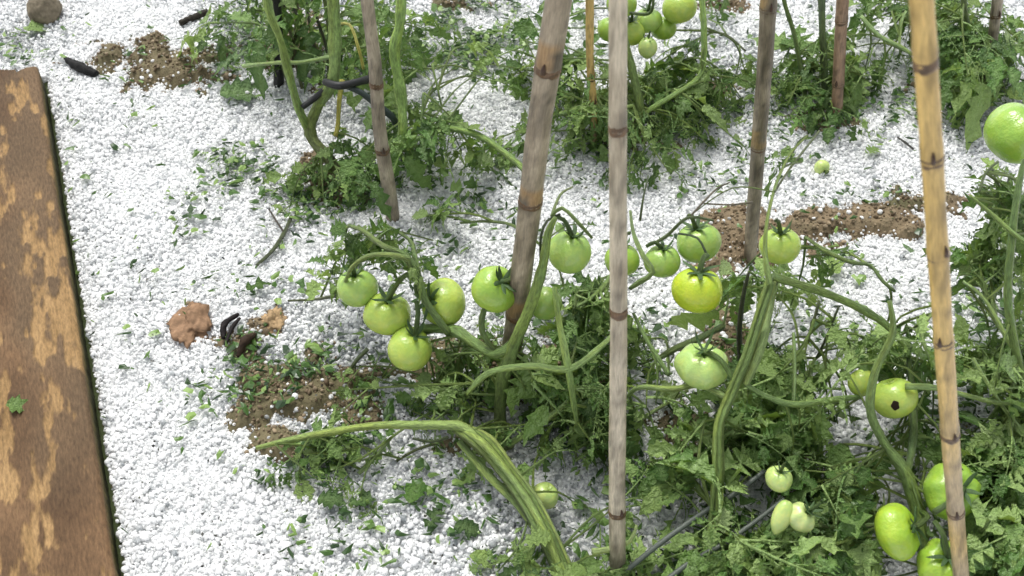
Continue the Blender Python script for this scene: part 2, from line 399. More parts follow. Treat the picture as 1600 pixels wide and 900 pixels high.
# ------------------------------------------------------------------ leaves
def leaflet(Ln, Wd, rnd, fold, curl, torn, twist=0):
    """one lobed, serrated leaflet along +x; returns verts, faces, (tone, rib)"""
    n = 9; V = []; F = []; C = []
    tone = .1+.9*rnd.random(); lobe = .12+.26*rnd.random()
    for i in range(n+1):
        t = i/n
        w = Wd*max(0, math.sin(math.pi*min(1, t*.93+.05)))**.75*(1-.35*t)
        w *= 1+(lobe if i % 2 else -lobe*.8)*(1 if 0 < i < n else 0)*(.7+.6*rnd.random())
        if i == n: w = .001
        z = -curl*Ln*t*t*1.0
        x = t*Ln*(1-.18*curl*t)
        for s in (-1, 0, 1):
            ww = w*(.75+.5*rnd.random()) if s else 0
            if s and torn and rnd.random() < torn: ww *= .25
            sw = -.10*Ln if (s and i % 2) else 0
            V.append((x-sw*.5*(1 if s else 0), s*ww*math.cos(fold), z+abs(s)*ww*math.sin(fold)+(rnd.random()-.5)*Wd*.16+twist*s*ww*t))
            C.append((min(1, tone*(.85+.3*rnd.random())), 1.0 if s == 0 else 0.0, 0))
    for i in range(n):
        a = i*3; b_ = a+3
        if not (torn and rnd.random() < torn*.5): F.append((a, a+1, b_+1, b_))
        if not (torn and rnd.random() < torn*.5): F.append((a+1, a+2, b_+2, b_+1))
    return V, F, C
def compound(seed, torn=.2, pairs=3, missing=.12, broad=1.0):
    rnd = random.Random(seed); V = []; F = []; C = []
    droop = .2+.95*rnd.random(); side = (rnd.random()-.5)*.5
    def bend(p):
        x, y, z = p; return (x*(1-.12*droop), y+side*x*x, z-droop*x*x*.75+.18*x)
    def addgeo(v, f, c, M):
        b0 = len(V)
        for p in v: V.append(bend(M @ Vector(p)))
        F.extend(tuple(b0+q for q in g) for g in f); C.extend(c)
    rp = np.array([(t, 0, 0) for t in np.linspace(0, .8, 7)])
    v, f, _ = tube_geo(rp, [.020-.011*q/6 for q in range(7)], 5)
    addgeo(v, f, [(.95, 1, 0)]*len(v), Matrix.Identity(4))
    ts = [.30, .52, .72][:pairs] if pairs < 4 else [.22, .40, .56, .72]
    for t in ts:
        for s in (-1, 1):
            if rnd.random() < missing: continue
            L_ = (.30+.16*rnd.random())*(1.05-.25*abs(t-.5)); L_ *= broad; W_ = L_*(.26+.14*rnd.random())*(1+.25*(broad > 1))
            if rnd.random() < torn: L_ *= .6; 
            g = leaflet(L_, W_, rnd, .15+.85*rnd.random(), rnd.random()*1.1-.15, torn, (rnd.random()-.5)*.8)
            M = Matrix.Translation((t+(rnd.random()-.5)*.05, s*.012, 0)) @ Matrix.Rotation(s*(1.0+.4*(rnd.random()-.5)), 4, 'Z') @ Matrix.Rotation((rnd.random()-.5)*1.0, 4, 'X') @ Matrix.Rotation((rnd.random()-.35)*.7, 4, 'Y')
            addgeo([(p[0]+.05, p[1], p[2]) for p in g[0]], g[1], g[2], M)
            pv, pf, _ = tube_geo(np.array([(0, 0, 0), (.06, 0, 0)]), [.010, .007], 4); addgeo(pv, pf, [(.95, 1, 0)]*len(pv), M)
        if rnd.random() < .6:      # small interstitial leaflets
            s = rnd.choice((-1, 1)); g = leaflet(.10, .035, rnd, .3, .2, 0); M = Matrix.Translation((t-.09, 0, 0)) @ Matrix.Rotation(s*1.2, 4, 'Z'); addgeo(*g, M)
    L_ = (.38+.14*rnd.random())*broad; g = leaflet(L_, L_*(.34+.12*rnd.random()), rnd, .15+.35*rnd.random(), .1+.6*rnd.random(), torn*.7)
    addgeo(*g, Matrix.Translation((.78, 0, 0)) @ Matrix.Rotation((rnd.random()-.5)*.5, 4, 'Y'))
    return newmesh('leaf', V, F, 'leaf_green', C)
LEAVES = [compound(100+i, torn=[.15, .35, .5, .7][i % 4], pairs=[2, 3, 3, 4][(i//4) % 4], missing=[.1, .3, .5][i % 3]) for i in range(26)]
BROAD = [compound(700+i, torn=[.1, .25, .4][i % 3], pairs=2, missing=.2, broad=1.35) for i in range(12)]
def single(seed, torn, mname='leaf_green'):
    rnd = random.Random(seed)
    V, F, C = leaflet(1, .34+.1*rnd.random(), rnd, .1+.3*rnd.random(), .1+.3*rnd.random(), torn)
    return newmesh('leaf', V, F, mname, C)
SINGLES = [single(300+i, [.0, .1, .25][i % 3]) for i in range(10)]
SINGLES_PALE = [single(330+i, [.0, .1][i % 2], 'leaf_pale') for i in range(4)]
SINGLES_DARK = [single(350+i, .1, 'leaf_dark') for i in range(4)]

# ------------------------------------------------------------------ plants
STEMG = [(.20, .31, .075), (.24, .36, .10), (.16, .25, .06)]
def stem_obj(name, parent, pts, col=(.20, .31, .075), woody=0, sides=9, fuzz=.10, loc0=Vector((0, 0, 0))):
    """pts: (px, py, z, width px)"""
    P = [at(p[0], p[1], p[2])-loc0 for p in pts]; R = [p[3]*.44*m_per_px(P[i]+loc0) for i, p in enumerate(pts)]; col = tuple(x*1.12+.015 for x in col)
    return stem_world(name, parent, P, R, col, woody, sides, fuzz)
def stem_world(name, parent, P, R, col=(.20, .31, .075), woody=0, sides=9, fuzz=.10, step=.008):
    P, R = smoothpath(P, R, step)
    nn = len(P); ph = random.random()*50
    kn = np.array([fuzz*2*(fbm(np.array([i*.25+ph]), np.array([ph]), 2)[0]-.5) for i in range(nn)])
    knot = np.array([.22*max(0, 1-abs((i+ph) % 9-4.5)/1.0) for i in range(nn)])
    RR = [np.array([R[i]*(1+kn[i]*2+knot[i]*.6+.06*math.sin(3*s*2*math.pi/sides+ph)) for s in range(sides)]) for i in range(nn)]
    V, F, UW = tube_geo(P, RR, sides)
    C = []
    for i in range(nn):
        f = .85+.3*vnoise(i*.3+ph, ph); w = woody*max(0, 1-i/(nn*.6))
        for s in range(sides):
            g = f*(.9+.2*random.random()); streak = 1.3 if (s % 3 == 0) else .92
            base = np.array(col)*g*streak*(np.array([1.1, 1.03, .8]) if fbm(np.array([i*.12+ph]), np.array([s*.6]), 2)[0] > .52 else 1)
            C.append(base*(1-w)+np.array([.10, .075, .035])*w)
    me = newmesh(name, V, F, 'plant_stem', C, uvw=UW)
    return link(name, me, parent), P
GAPS = [(870, 735, 50, 30), (950, 735, 34, 34), (1045, 515, 36, 46), (1050, 650, 30, 28), (1290, 560, 26, 46), (1300, 692, 60, 24), (1372, 690, 34, 40), (1405, 750, 30, 24), (1545, 650, 34, 30), (1160, 745, 34, 26),
        (1030, 835, 56, 30), (900, 850, 40, 24), (1355, 495, 50, 22), (1270, 500, 30, 26), (1390, 410, 80, 60), (1545, 480, 34, 44), (600, 618, 36, 22), (740, 655, 36, 20), (640, 585, 40, 14), (1230, 520, 20, 24), (1430, 640, 20, 40), (1095, 760, 24, 26),
        (1500, 640, 24, 60), (1330, 620, 20, 16), (800, 620, 22, 40), (700, 130, 50, 30), (750, 160, 40, 30), (650, 280, 60, 20), (1140, 60, 40, 40), (1370, 60, 30, 26), (1000, 605, 20, 30), (820, 700, 30, 16), (1240, 30, 20, 30), (1290, 870, 30, 18), (1390, 880, 20, 20), (1510, 300, 30, 40),
        (560, 200, 30, 20), (460, 150, 40, 40), (590, 145, 20, 14), (1010, 330, 60, 24), (1420, 170, 60, 50),
        # fruit left uncovered as in the photograph
        (1397, 622, 40, 38), (1347, 598, 20, 24), (1402, 830, 48, 52), (1487, 768, 50, 48), (1473, 884, 46, 40), (1235, 800, 46, 36), (1217, 748, 28, 26), (842, 772, 22, 24), (1097, 572, 48, 46), (853, 474, 30, 32), (1219, 384, 38, 36), (1010, 40, 60, 40), (640, 545, 40, 40), (693, 473, 40, 40), (605, 490, 40, 40), (566, 455, 30, 28), (1090, 453, 44, 44), (972, 406, 32, 32), (890, 394, 40, 40), (1585, 209, 50, 52)]
def in_gap(p, k=1.0):
    px, py = topix(p[0], p[1], p[2])
    return any(((px-a)/c)**2+((py-b_)/d)**2 < k for a, b_, c, d in GAPS)
THIN = .66
class Plant:
    def __init__(s, name, label, base, group=None):
        s.base = Vector(base); s.root = thing(name, label, 'plant', s.base, group); s.pts = []; s.nleaf = 0
    def stem(s, pts, **k):
        o, P = stem_obj('stem', s.root, pts, loc0=s.base, **k); s.pts += [Vector(p)+s.base for p in P[::3]]
        return [Vector(p)+s.base for p in P]
    def truss(s, pts, **k):
        o, P = stem_obj('fruit_truss', s.root, pts, loc0=s.base, **k)
    def leaf(s, pos, d, size, me=None, up=None):
        d = Vector(d).normalized()
        up = Vector(up) if up else Vector(((random.random()-.5)*.9, (random.random()-.5)*.9-.25, 1))
        z = (up-d*up.dot(d)).normalized(); y = z.cross(d)
        o = link('leaf', me or random.choice(LEAVES), s.root); s.nleaf += 1
        M = Matrix((d, y, z)).transposed().to_4x4(); M.translation = Vector(pos)-s.base
        o.matrix_local = M @ Matrix.Diagonal((size, size*(.85+.3*random.random()), size, 1))
        return o
    def blob(s, cx, cy, rx, ry, z0, z1, shoots, per, size=.10, shoot_w=5, pale=0, singles=.28):
        for k in range(max(1, int(shoots*(THIN*(1.35 if cx > 1150 and cy > 640 else 1) if cy > 330 else .85)))):
            for tr in range(6):
                a = random.random()*6.28; r = math.sqrt(random.random())*.95
                z = z0+(z1-z0)*random.random()
                tgt = at(cx+rx*r*math.cos(a), cy+ry*r*math.sin(a), z)
                if not in_gap(tgt): break
            else: continue
            tgt.z = max(tgt.z, top_z(tgt.x, tgt.y)+.008)
            near = sorted(s.pts, key=lambda q: (q-tgt).length+random.random()*.05+(.05 if q.z > tgt.z+.15 else 0))[:6]
            st = random.choice(near); L_ = (tgt-st).length
            if L_ > .30: st = tgt+(st-tgt).normalized()*.25; 
            if L_ > .30: st.z = max(top_z(st.x, st.y)+.004, min(st.z, tgt.z)*.5)
            L_ = (tgt-st).length
            md = (st+tgt)/2+Vector(((random.random()-.5)*.25*L_, (random.random()-.5)*.25*L_, .05*L_+.006))
            w = shoot_w*m_per_px(tgt)*.36
            o, P = stem_world('side_shoot', s.root, [st-s.base, md-s.base, tgt-s.base], [w*1.2, w, w*.6], random.choice(STEMG), sides=6, step=.014)
            n = len(P)
            for j in range(per):
                t = .35+.65*(j+random.random())/per; i = min(n-1, int(t*n)); p = Vector(P[i])+s.base
                d = Vector((P[min(i+1, n-1)]-P[max(i-1, 0)])).normalized()
                ang = random.random()*6.28; dd = Vector((math.cos(ang), math.sin(ang), .1-.35*random.random()))
                dd = (dd+d*.5).normalized(); sz = size*(.45+.8*random.random())
                if in_gap(p+dd*sz*.55, 1.15) or in_gap(p+dd*sz, .9) or in_gap(p+dd*sz*.25, .9): continue
                if random.random() < singles: s.leaf(p, dd, min(.05, sz*(.28+.35*random.random())), random.choice(SINGLES_PALE if random.random() < pale else SINGLES))
                else: s.leaf(p, dd, sz, random.choice(BROAD) if random.random() < (.55 if (cx > 1100 and cy > 600) else .3) else None)
                if s.nleaf > 292: return

# rear-left plant
A = Plant('tomato_plant', 'rear left stripped tomato plant with thick bare green stems tied to a grey stake', at(556, 298))
A.stem([(575, 318, 0, 20), (556, 298, .01, 22), (515, 250, .05, 22), (485, 208, .08, 22), (497, 165, .12, 20), (520, 125, .17, 21), (523, 60, .22, 23), (520, -10, .28, 22), (515, -90, .34, 20)], woody=.9)
A.stem([(482, 205, .08, 17), (465, 165, .13, 14), (450, 110, .18, 15), (437, 60, .23, 13), (420, 15, .27, 15), (410, -60, .33, 12)])
A.stem([(608, 262, .02, 15), (628, 215, .09, 17), (626, 150, .14, 20), (616, 80, .20, 19), (625, 30, .24, 20), (628, -80, .32, 17)], col=(.25, .40, .09))
A.stem([(590, 262, .02, 8), (615, 228, .07, 10), (655, 200, .1, 10), (700, 200, .11, 11), (748, 212, .11, 13), (790, 240, .1, 13), (828, 272, .1, 12)], col=(.20, .33, .08))
A.stem([(380, 103, .12, 7), (430, 98, .16, 7), (470, 97, .17, 8), (520, 88, .19, 8)], col=(.28, .42, .14))
A.stem([(535, 125, .15, 9), (530, 160, .13, 8), (528, 195, .11, 7), (524, 213, .1, 8)], col=(.42, .40, .06))
A.stem([(515, 42, .2, 5), (545, 38, .21, 5), (560, 75, .19, 6), (568, 108, .16, 5)], col=(.50, .48, .10))
A.stem([(657, 200, .1, 5), (660, 175, .12, 5), (662, 145, .15, 4)], col=(.35, .5, .18))
A.stem([(690, 165, .1, 4), (682, 130, .13, 4), (675, 100, .15, 4)], col=(.3, .45, .15))
for q in range(8):
    x0 = 436+q*12; w_ = random.choice((4, 6, 9)); j1, j2, j3 = [random.uniform(-14, 14) for _ in range(3)]
    A.stem([(x0+10+j1, 130+j3, .02, w_), (x0+4+j2, 80, .07, w_), (x0-4+j3, 0, .13, w_), (x0-8+j1, -60, .2, w_)], col=random.choice([(.09, .10, .03), (.10, .15, .04), (.05, .06, .025)]))
for args in [(690, 150, 90, 60, .02, .12, 14, 5, .085), (640, 60, 60, 60, .05, .2, 9, 4, .08), (700, 250, 80, 35, .01, .08, 10, 4, .07), (560, 235, 50, 60, .01, .1, 9, 4, .07), (470, 40, 60, 60, .05, .2, 9, 4, .09),
             (590, 40, 50, 50, .05, .2, 6, 4, .09), (740, 100, 70, 60, .02, .1, 8, 4, .08), (545, 70, 60, 60, .05, .2, 5, 3, .09), (370, 40, 40, 50, .03, .15, 4, 3, .08), (480, 310, 60, 25, .005, .03, 7, 4, .06), (570, 300, 50, 20, .005, .03, 4, 4, .06)]:
    A.blob(*args, shoot_w=4, pale=.3)

# rear middle plant
Bp = Plant('tomato_plant', 'rear middle tomato plant with shredded foliage and a fruit cluster behind the pale vertical cane', at(985, 225))
Bp.stem([(985, 225, 0, 16), (1000, 180, .06, 15), (990, 120, .12, 15), (975, 60, .18, 14), (960, 0, .25, 12), (950, -60, .32, 10)], woody=.4)
Bp.stem([(1000, 180, .06, 10), (1050, 150, .09, 9), (1095, 115, .1, 8), (1100, 50, .15, 11), (1095, -20, .2, 10)], col=(.22, .36, .09))
Bp.stem([(875, 178, .06, 8), (905, 170, .08, 12), (945, 172, .08, 9), (990, 165, .08, 8)], col=(.32, .48, .16))
Bp.stem([(1100, 48, .1, 4), (1135, 55, .08, 4), (1165, 80, .06, 4)], col=(.12, .16, .06))
for args in [(1030, 150, 100, 65, .01, .09, 17, 5, .075), (1080, 110, 90, 55, .01, .10, 10, 4, .075), (900, 130, 50, 60, .03, .14, 8, 4, .08), (1010, 265, 40, 25, .005, .04, 4, 4, .06), (1080, 190, 60, 30, .01, .06, 5, 4, .06),
             (850, 60, 50, 60, .03, .15, 8, 4, .09), (930, 210, 50, 26, .01, .05, 6, 4, .06), (1130, 40, 40, 60, .02, .12, 4, 3, .07), (1120, 228, 60, 10, .005, .02, 4, 3, .05), (790, 190, 50, 60, .004, .03, 8, 4, .07), (1150, 150, 50, 30, .004, .03, 5, 4, .06), (780, 90, 60, 50, .004, .04, 7, 4, .07)]:
    Bp.blob(*args, shoot_w=4, pale=.25)

# rear right plants
Cp = Plant('tomato_plant', 'rear tomato plant with bare dark stems between the brown canes', at(1285, 180))
Cp.stem([(1290, 172, 0, 12), (1288, 110, .06, 13), (1285, 50, .12, 14), (1283, -50, .2, 12)], col=(.07, .12, .035))
Cp.stem([(1262, 178, 0, 8), (1252, 110, .06, 9), (1240, 50, .12, 8), (1225, 0, .18, 8), (1220, -50, .22, 7)], col=(.16, .25, .07))
Cp.stem([(1345, 25, .12, 6), (1372, 55, .1, 8), (1405, 72, .09, 8), (1425, 85, .08, 6)], col=(.30, .45, .16))
Cp.stem([(1425, 5, .12, 5), (1410, 30, .11, 5), (1405, 70, .09, 5)], col=(.30, .45, .16))
for args in [(1260, 80, 50, 70, .02, .15, 12, 4, .085), (1340, 90, 40, 60, .02, .12, 9, 4, .08), (1270, 165, 45, 22, .01, .06, 6, 4, .06), (1360, 140, 40, 20, .01, .05, 4, 4, .06), (1390, 20, 40, 30, .03, .14, 6, 4, .08), (1230, 130, 40, 30, .01, .06, 4, 4, .07), (1410, 60, 30, 40, .02, .1, 4, 3, .08)]:
    Cp.blob(*args, shoot_w=4, pale=.3)
Dp = Plant('tomato_plant', 'far corner tomato plant leaning over the grey stake at the top right', at(1530, 150))
Dp.stem([(1535, 150, 0, 10), (1525, 90, .07, 10), (1510, 30, .14, 10), (1500, -40, .2, 9)], col=(.10, .16, .045))
Dp.stem([(1490, 125, .04, 6), (1530, 98, .07, 8), (1570, 82, .09, 9), (1640, 70, .11, 9)], col=(.32, .47, .16))
for args in [(1500, 60, 60, 70, .02, .15, 14, 4, .09), (1570, 60, 50, 70, .02, .15, 12, 4, .085), (1500, 130, 50, 20, .01, .06, 6, 4, .06), (1590, 150, 30, 30, .01, .06, 4, 4, .07), (1500, 0, 80, 20, .03, .15, 5, 4, .09)]:
    Dp.blob(*args, shoot_w=4, pale=.3)

# centre plant on the thick stake
E = Plant('tomato_plant', 'centre tomato plant climbing the thick brown stake with a curled stem and many hanging fruit', at(790, 690))
E.stem([(795, 700, 0, 24), (782, 660, .03, 23), (784, 600, .09, 22), (800, 545, .15, 23), (828, 480, .21, 19), (848, 415, .26, 15), (856, 365, .29, 14), (868, 340, .31, 8)], woody=.5)
E.stem([(800, 540, .15, 22), (775, 553, .14, 18), (740, 535, .13, 19), (715, 518, .13, 19), (685, 512, .12, 18), (650, 515, .11, 12)], col=(.16, .26, .06))
E.stem([(778, 552, .14, 10), (756, 525, .16, 11), (753, 495, .18, 10), (768, 465, .2, 8), (795, 452, .21, 6)], col=(.12, .19, .05))
E.stem([(845, 415, .24, 5), (845, 370, .28, 5), (855, 345, .29, 5), (875, 335, .29, 5)], col=(.05, .08, .03))
E.stem([(866, 450, .21, 9), (875, 510, .20, 12), (888, 575, .18, 14), (898, 640, .12, 9), (905, 675, .08, 6)], col=(.25, .38, .10))
E.stem([(730, 615, .10, 9), (765, 582, .14, 11), (830, 572, .17, 12), (890, 576, .18, 13), (935, 545, .19, 10), (965, 515, .19, 7)], col=(.25, .38, .11))
E.stem([(795, 695, .02, 12), (840, 665, .06, 12), (880, 635, .09, 10), (900, 610, .12, 8)], col=(.27, .4, .13))
E.stem([(955, 430, .12, 6), (930, 460, .14, 7), (900, 480, .15, 6)], col=(.22, .34, .1))
E.stem([(720, 348, .05, 4), (760, 346, .08, 5), (800, 352, .11, 6), (835, 378, .16, 7)], col=(.14, .22, .07))
for args in [(900, 490, 70, 50, .04, .14, 22, 5, .085), (880, 590, 90, 60, .02, .12, 26, 5, .09), (740, 590, 80, 40, .01, .09, 18, 5, .08), (640, 610, 70, 35, .005, .05, 11, 4, .07), (560, 610, 50, 40, .005, .04, 7, 4, .06),
             (930, 660, 60, 50, .02, .1, 13, 4, .08), (720, 545, 50, 30, .02, .08, 7, 4, .08), (700, 345, 60, 20, .005, .05, 4, 3, .06)]:
    E.blob(*args, shoot_w=5, pale=.25)

# fallen front plant with the long branch
G = Plant('tomato_plant', 'bent over front tomato plant whose long stripped branch points left across the hail', at(895, 940))
for dx, dz, w, cl in ((-8, .0, 13, (.17, .26, .065)), (0, .008, 13, (.26, .38, .10)), (8, .002, 12, (.16, .25, .06)), (14, -.004, 8, (.32, .43, .14)), (-13, -.008, 7, (.12, .17, .05))):
    G.stem([(905+dx, 960, 0, w+3), (878+dx, 890, .03+dz, w+3), (853+dx*1.1, 835, .05+dz, w), (822+dx*1.2, 778, .06+dz, w), (785+dx*1.1, 728, .07+dz, w), (752+dx, 690-dx*.5, .08+dz, w), (715+dx*.6, 668-dx*.4, .08, w*.6)], woody=0, col=cl)
G.stem([(760, 700, .075, 16), (725, 668, .085, 18), (690, 664, .085, 17), (650, 664, .08, 15), (600, 664, .07, 14), (545, 670, .06, 13), (480, 682, .045, 14), (440, 690, .035, 11), (400, 700, .03, 8)], col=(.30, .42, .11))
G.stem([(718, 690, .06, 14), (765, 745, .05, 16), (810, 790, .04, 14), (850, 850, .03, 12)], col=(.20, .30, .08))
G.stem([(700, 683, .05, 6), (675, 690, .04, 5), (645, 685, .05, 5)], col=(.10, .14, .05))
G.stem([(610, 685, .05, 6), (590, 710, .03, 8), (560, 740, .015, 8)], col=(.22, .32, .11))
G.stem([(690, 690, .03, 6), (650, 703, .015, 6), (617, 722, .01, 6)], col=(.10, .14, .05))
G.stem([(925, 862, .05, 12), (955, 858, .05, 12), (985, 845, .06, 8), (995, 820, .07, 5)], col=(.42, .55, .2))
G.stem([(1075, 610, .05, 6), (920, 705, .03, 7), (900, 720, .02, 5)], col=(.3, .42, .15))
for args in [(520, 720, 70, 25, .005, .04, 10, 4, .06), (480, 735, 40, 25, .005, .03, 6, 4, .055), (690, 620, 70, 30, .01, .07, 7, 4, .07), (840, 880, 90, 30, .01, .06, 10, 4, .08), (870, 720, 50, 40, .01, .08, 7, 4, .07),
             (950, 880, 50, 30, .01, .08, 7, 4, .08), (540, 790, 40, 12, .004, .012, 2, 3, .05), (940, 760, 60, 50, .01, .06, 6, 4, .07), (740, 650, 50, 25, .02, .08, 5, 4, .07), (800, 660, 50, 40, .02, .08, 6, 4, .07)]:
    G.blob(*args, shoot_w=5, pale=.3)

# right-centre plant
H = Plant('tomato_plant', 'right centre tomato plant with a thick upright green stem below the short brown cane', at(1100, 905))
for dx, dz, w, cl in ((-4, 0, 11, (.27, .39, .10)), (4, .004, 10, (.20, .31, .08)), (8, -.004, 7, (.33, .45, .15))):
    H.stem([(1095+dx, 930, 0, w), (1108+dx, 870, .03+dz, w), (1116+dx, 800, .06+dz, w), (1121+dx, 735, .10+dz, w*1.05), (1123+dx*.8, 665, .14+dz, w*.9), (1143+dx, 612, .17+dz, w*.9), (1165+dx, 560, .21+dz, w), (1184+dx, 500, .25+dz, w*.9), (1203+dx, 440, .29, w*.8)], col=cl)
H.stem([(1203, 445, .29, 12), (1196, 400, .31, 8), (1198, 350, .33, 6), (1212, 290, .34, 6), (1235, 240, .35, 5), (1262, 212, .36, 3)], col=(.23, .34, .09))
H.stem([(1165, 600, .18, 14), (1190, 540, .22, 16), (1205, 470, .25, 14), (1212, 440, .28, 12)], col=(.30, .42, .14))
H.stem([(1208, 432, .29, 18), (1250, 445, .28, 15), (1290, 458, .26, 14), (1340, 480, .24, 14), (1385, 508, .22, 14), (1420, 545, .2, 12)], col=(.14, .23, .055))
H.stem([(1258, 370, .2, 5), (1290, 392, .2, 9), (1330, 410, .19, 7), (1360, 415, .18, 7), (1380, 440, .17, 6), (1398, 455, .16, 5)], col=(.20, .30, .09))
H.stem([(1165, 600, .18, 9), (1195, 618, .17, 9), (1240, 632, .16, 13), (1300, 625, .15, 12), (1345, 620, .14, 9)], col=(.20, .32, .09))
H.stem([(1140, 625, .16, 12), (1095, 602, .16, 12), (1050, 608, .15, 12), (1000, 605, .14, 9), (980, 620, .1, 6)], col=(.24, .35, .10))
H.stem([(1045, 585, .12, 9), (1010, 530, .13, 8), (990, 490, .13, 6)], col=(.22, .34, .1))
H.stem([(1170, 425, .2, 5), (1160, 470, .16, 8), (1155, 530, .1, 10), (1160, 590, .04, 10)], col=(.05, .06, .03))
H.stem([(1130, 510, .12, 12), (1090, 530, .12, 12), (1055, 545, .12, 12), (1030, 560, .1, 9)], col=(.13, .2, .06))
H.stem([(1240, 630, .16, 6), (1242, 580, .18, 6), (1240, 520, .2, 6)], col=(.28, .42, .15))
H.stem([(1120, 800, .06, 8), (1095, 770, .06, 7), (1070, 735, .06, 7), (1030, 720, .05, 5)], col=(.26, .38, .13))
H.stem([(1110, 790, .06, 7), (1092, 720, .09, 6), (1100, 660, .12, 6)], col=(.26, .38, .13))
H.stem([(1210, 300, .34, 4), (1235, 262, .32, 4), (1280, 205, .3, 4)], col=(.15, .2, .08))
H.stem([(1280, 470, .2, 5), (1265, 520, .16, 5), (1240, 560, .1, 5)], col=(.10, .13, .06))
H.stem([(1310, 480, .2, 4), (1290, 530, .14, 5), (1275, 560, .1, 4)], col=(.10, .13, .06))
for args in [(1190, 470, 60, 50, .05, .18, 11, 4, .08), (1250, 570, 70, 50, .03, .14, 16, 5, .09), (1330, 530, 50, 45, .04, .18, 12, 4, .09), (1020, 540, 50, 50, .02, .12, 12, 4, .08), (1040, 650, 70, 40, .01, .1, 14, 5, .085),
             (1060, 760, 60, 60, .01, .08, 12, 4, .08), (1200, 690, 60, 50, .01, .1, 14, 5, .09), (1180, 840, 80, 50, .01, .1, 12, 5, .1), (1160, 420, 40, 20, .03, .1, 5, 4, .07), (1230, 240, 30, 40, .28, .34, 3, 3, .05), (1210, 370, 15, 20, .2, .3, 2, 2, .04), (1290, 660, 60, 40, .02, .12, 10, 4, .09), (1280, 395, 50, 15, .08, .18, 4, 3, .05)]:
    H.blob(*args, shoot_w=5, pale=.25)

# right plant beside the yellow cane
J = Plant('tomato_plant', 'front right tomato plant with bruised fruit behind the yellow cane', at(1455, 930))
J.stem([(1460, 960, 0, 26), (1450, 900, .03, 27), (1440, 840, .06, 26), (1430, 785, .09, 26), (1412, 735, .12, 22), (1380, 690, .15, 17), (1360, 640, .19, 15), (1368, 580, .23, 14), (1395, 520, .27, 12), (1390, 470, .3, 8)], col=(.19, .29, .08))
J.stem([(1418, 735, .12, 12), (1426, 690, .12, 16), (1427, 645, .12, 14), (1420, 560, .15, 9)], col=(.10, .17, .05))
J.stem([(1415, 604, .19, 11), (1460, 606, .19, 11), (1510, 618, .18, 9), (1560, 630, .16, 8), (1600, 628, .16, 8), (1650, 630, .15, 8)], col=(.24, .36, .11))
J.stem([(1480, 605, .19, 8), (1440, 520, .22, 7), (1480, 470, .22, 5)], col=(.26, .38, .13))
J.stem([(1270, 820, .08, 6), (1320, 825, .08, 9), (1380, 818, .08, 8)], col=(.13, .20, .06))
for args in [(1300, 730, 70, 50, .02, .12, 16, 5, .09), (1360, 560, 60, 40, .06, .2, 12, 4, .08), (1400, 520, 50, 40, .1, .25, 8, 4, .07), (1440, 690, 60, 40, .02, .1, 10, 4, .08), (1280, 860, 90, 40, .01, .09, 16, 5, .1), (1350, 760, 50, 40, .02, .1, 8, 4, .09), (1450, 560, 40, 40, .04, .16, 6, 4, .07), (1480, 840, 60, 40, .01, .08, 6, 4, .08), (1400, 660, 50, 30, .02, .1, 6, 4, .08)]:
    args = (*args[:6], int(args[6]*1.3), *args[7:])
    J.blob(*args, shoot_w=5, pale=.25)
K = Plant('tomato_plant', 'tomato plant at the right edge with leafy stems right of the yellow cane', at(1640, 830))
K.stem([(1660, 850, 0, 30), (1640, 780, .05, 26), (1600, 775, .09, 24), (1560, 800, .1, 18), (1530, 830, .1, 10)], col=(.16, .26, .07))
K.stem([(1640, 780, .05, 20), (1620, 680, .12, 18), (1590, 560, .2, 14), (1575, 470, .25, 14), (1580, 380, .3, 14), (1590, 300, .34, 12), (1600, 250, .36, 8)], col=(.13, .22, .055))
K.stem([(1590, 560, .2, 8), (1540, 470, .22, 7), (1505, 440, .22, 5)], col=(.28, .42, .14))
K.stem([(1640, 400, .3, 9), (1590, 370, .31, 9), (1550, 335, .32, 8), (1515, 305, .33, 6)], col=(.2, .32, .09))
K.stem([(1530, 300, .32, 5), (1540, 270, .33, 5), (1560, 252, .34, 5)], col=(.14, .2, .07))
K.stem([(1640, 720, .1, 8), (1570, 640, .15, 7), (1520, 560, .18, 6)], col=(.3, .44, .16))
for args in [(1560, 340, 50, 40, .2, .3, 10, 4, .075), (1540, 430, 40, 50, .12, .24, 8, 4, .07), (1580, 560, 50, 60, .06, .2, 18, 5, .09), (1570, 690, 50, 50, .04, .14, 15, 5, .09), (1580, 820, 60, 60, .02, .12, 18, 5, .1), (1540, 600, 40, 50, .04, .14, 8, 4, .08), (1590, 440, 40, 50, .1, .25, 8, 4, .08), (1550, 880, 50, 30, .01, .08, 8, 4, .09), (1530, 290, 30, 20, .25, .33, 3, 3, .05)]:
    args = (*args[:6], int(args[6]*1.9), *args[7:])
    K.blob(*args, shoot_w=5, pale=.25)
# left wing of shredded foliage above the four-fruit cluster
M_ = Plant('tomato_plant', 'wilted tomato shoot draped over the four hanging fruit left of the thick stake', at(690, 515))
M_.stem([(700, 520, .13, 12), (665, 470, .17, 12), (652, 430, .2, 14), (632, 400, .22, 15), (600, 385, .23, 12), (570, 362, .22, 8), (545, 352, .2, 6)], col=(.14, .22, .06))
M_.stem([(640, 405, .22, 12), (610, 398, .23, 9), (575, 400, .22, 9), (550, 418, .2, 8), (540, 440, .17, 6)], col=(.22, .32, .09))
M_.stem([(655, 432, .2, 10), (648, 400, .21, 10), (640, 375, .2, 6), (600, 350, .19, 5)], col=(.11, .18, .05))
M_.stem([(592, 382, .22, 6), (575, 370, .2, 6), (560, 352, .2, 4)], col=(.11, .18, .05))
M_.stem([(542, 460, .06, 6), (510, 465, .04, 6), (490, 468, .02, 5), (450, 470, .015, 4)], col=(.12, .15, .08))
M_.stem([(575, 545, .05, 7), (560, 560, .04, 7), (545, 580, .02, 6)], col=(.08, .12, .05))
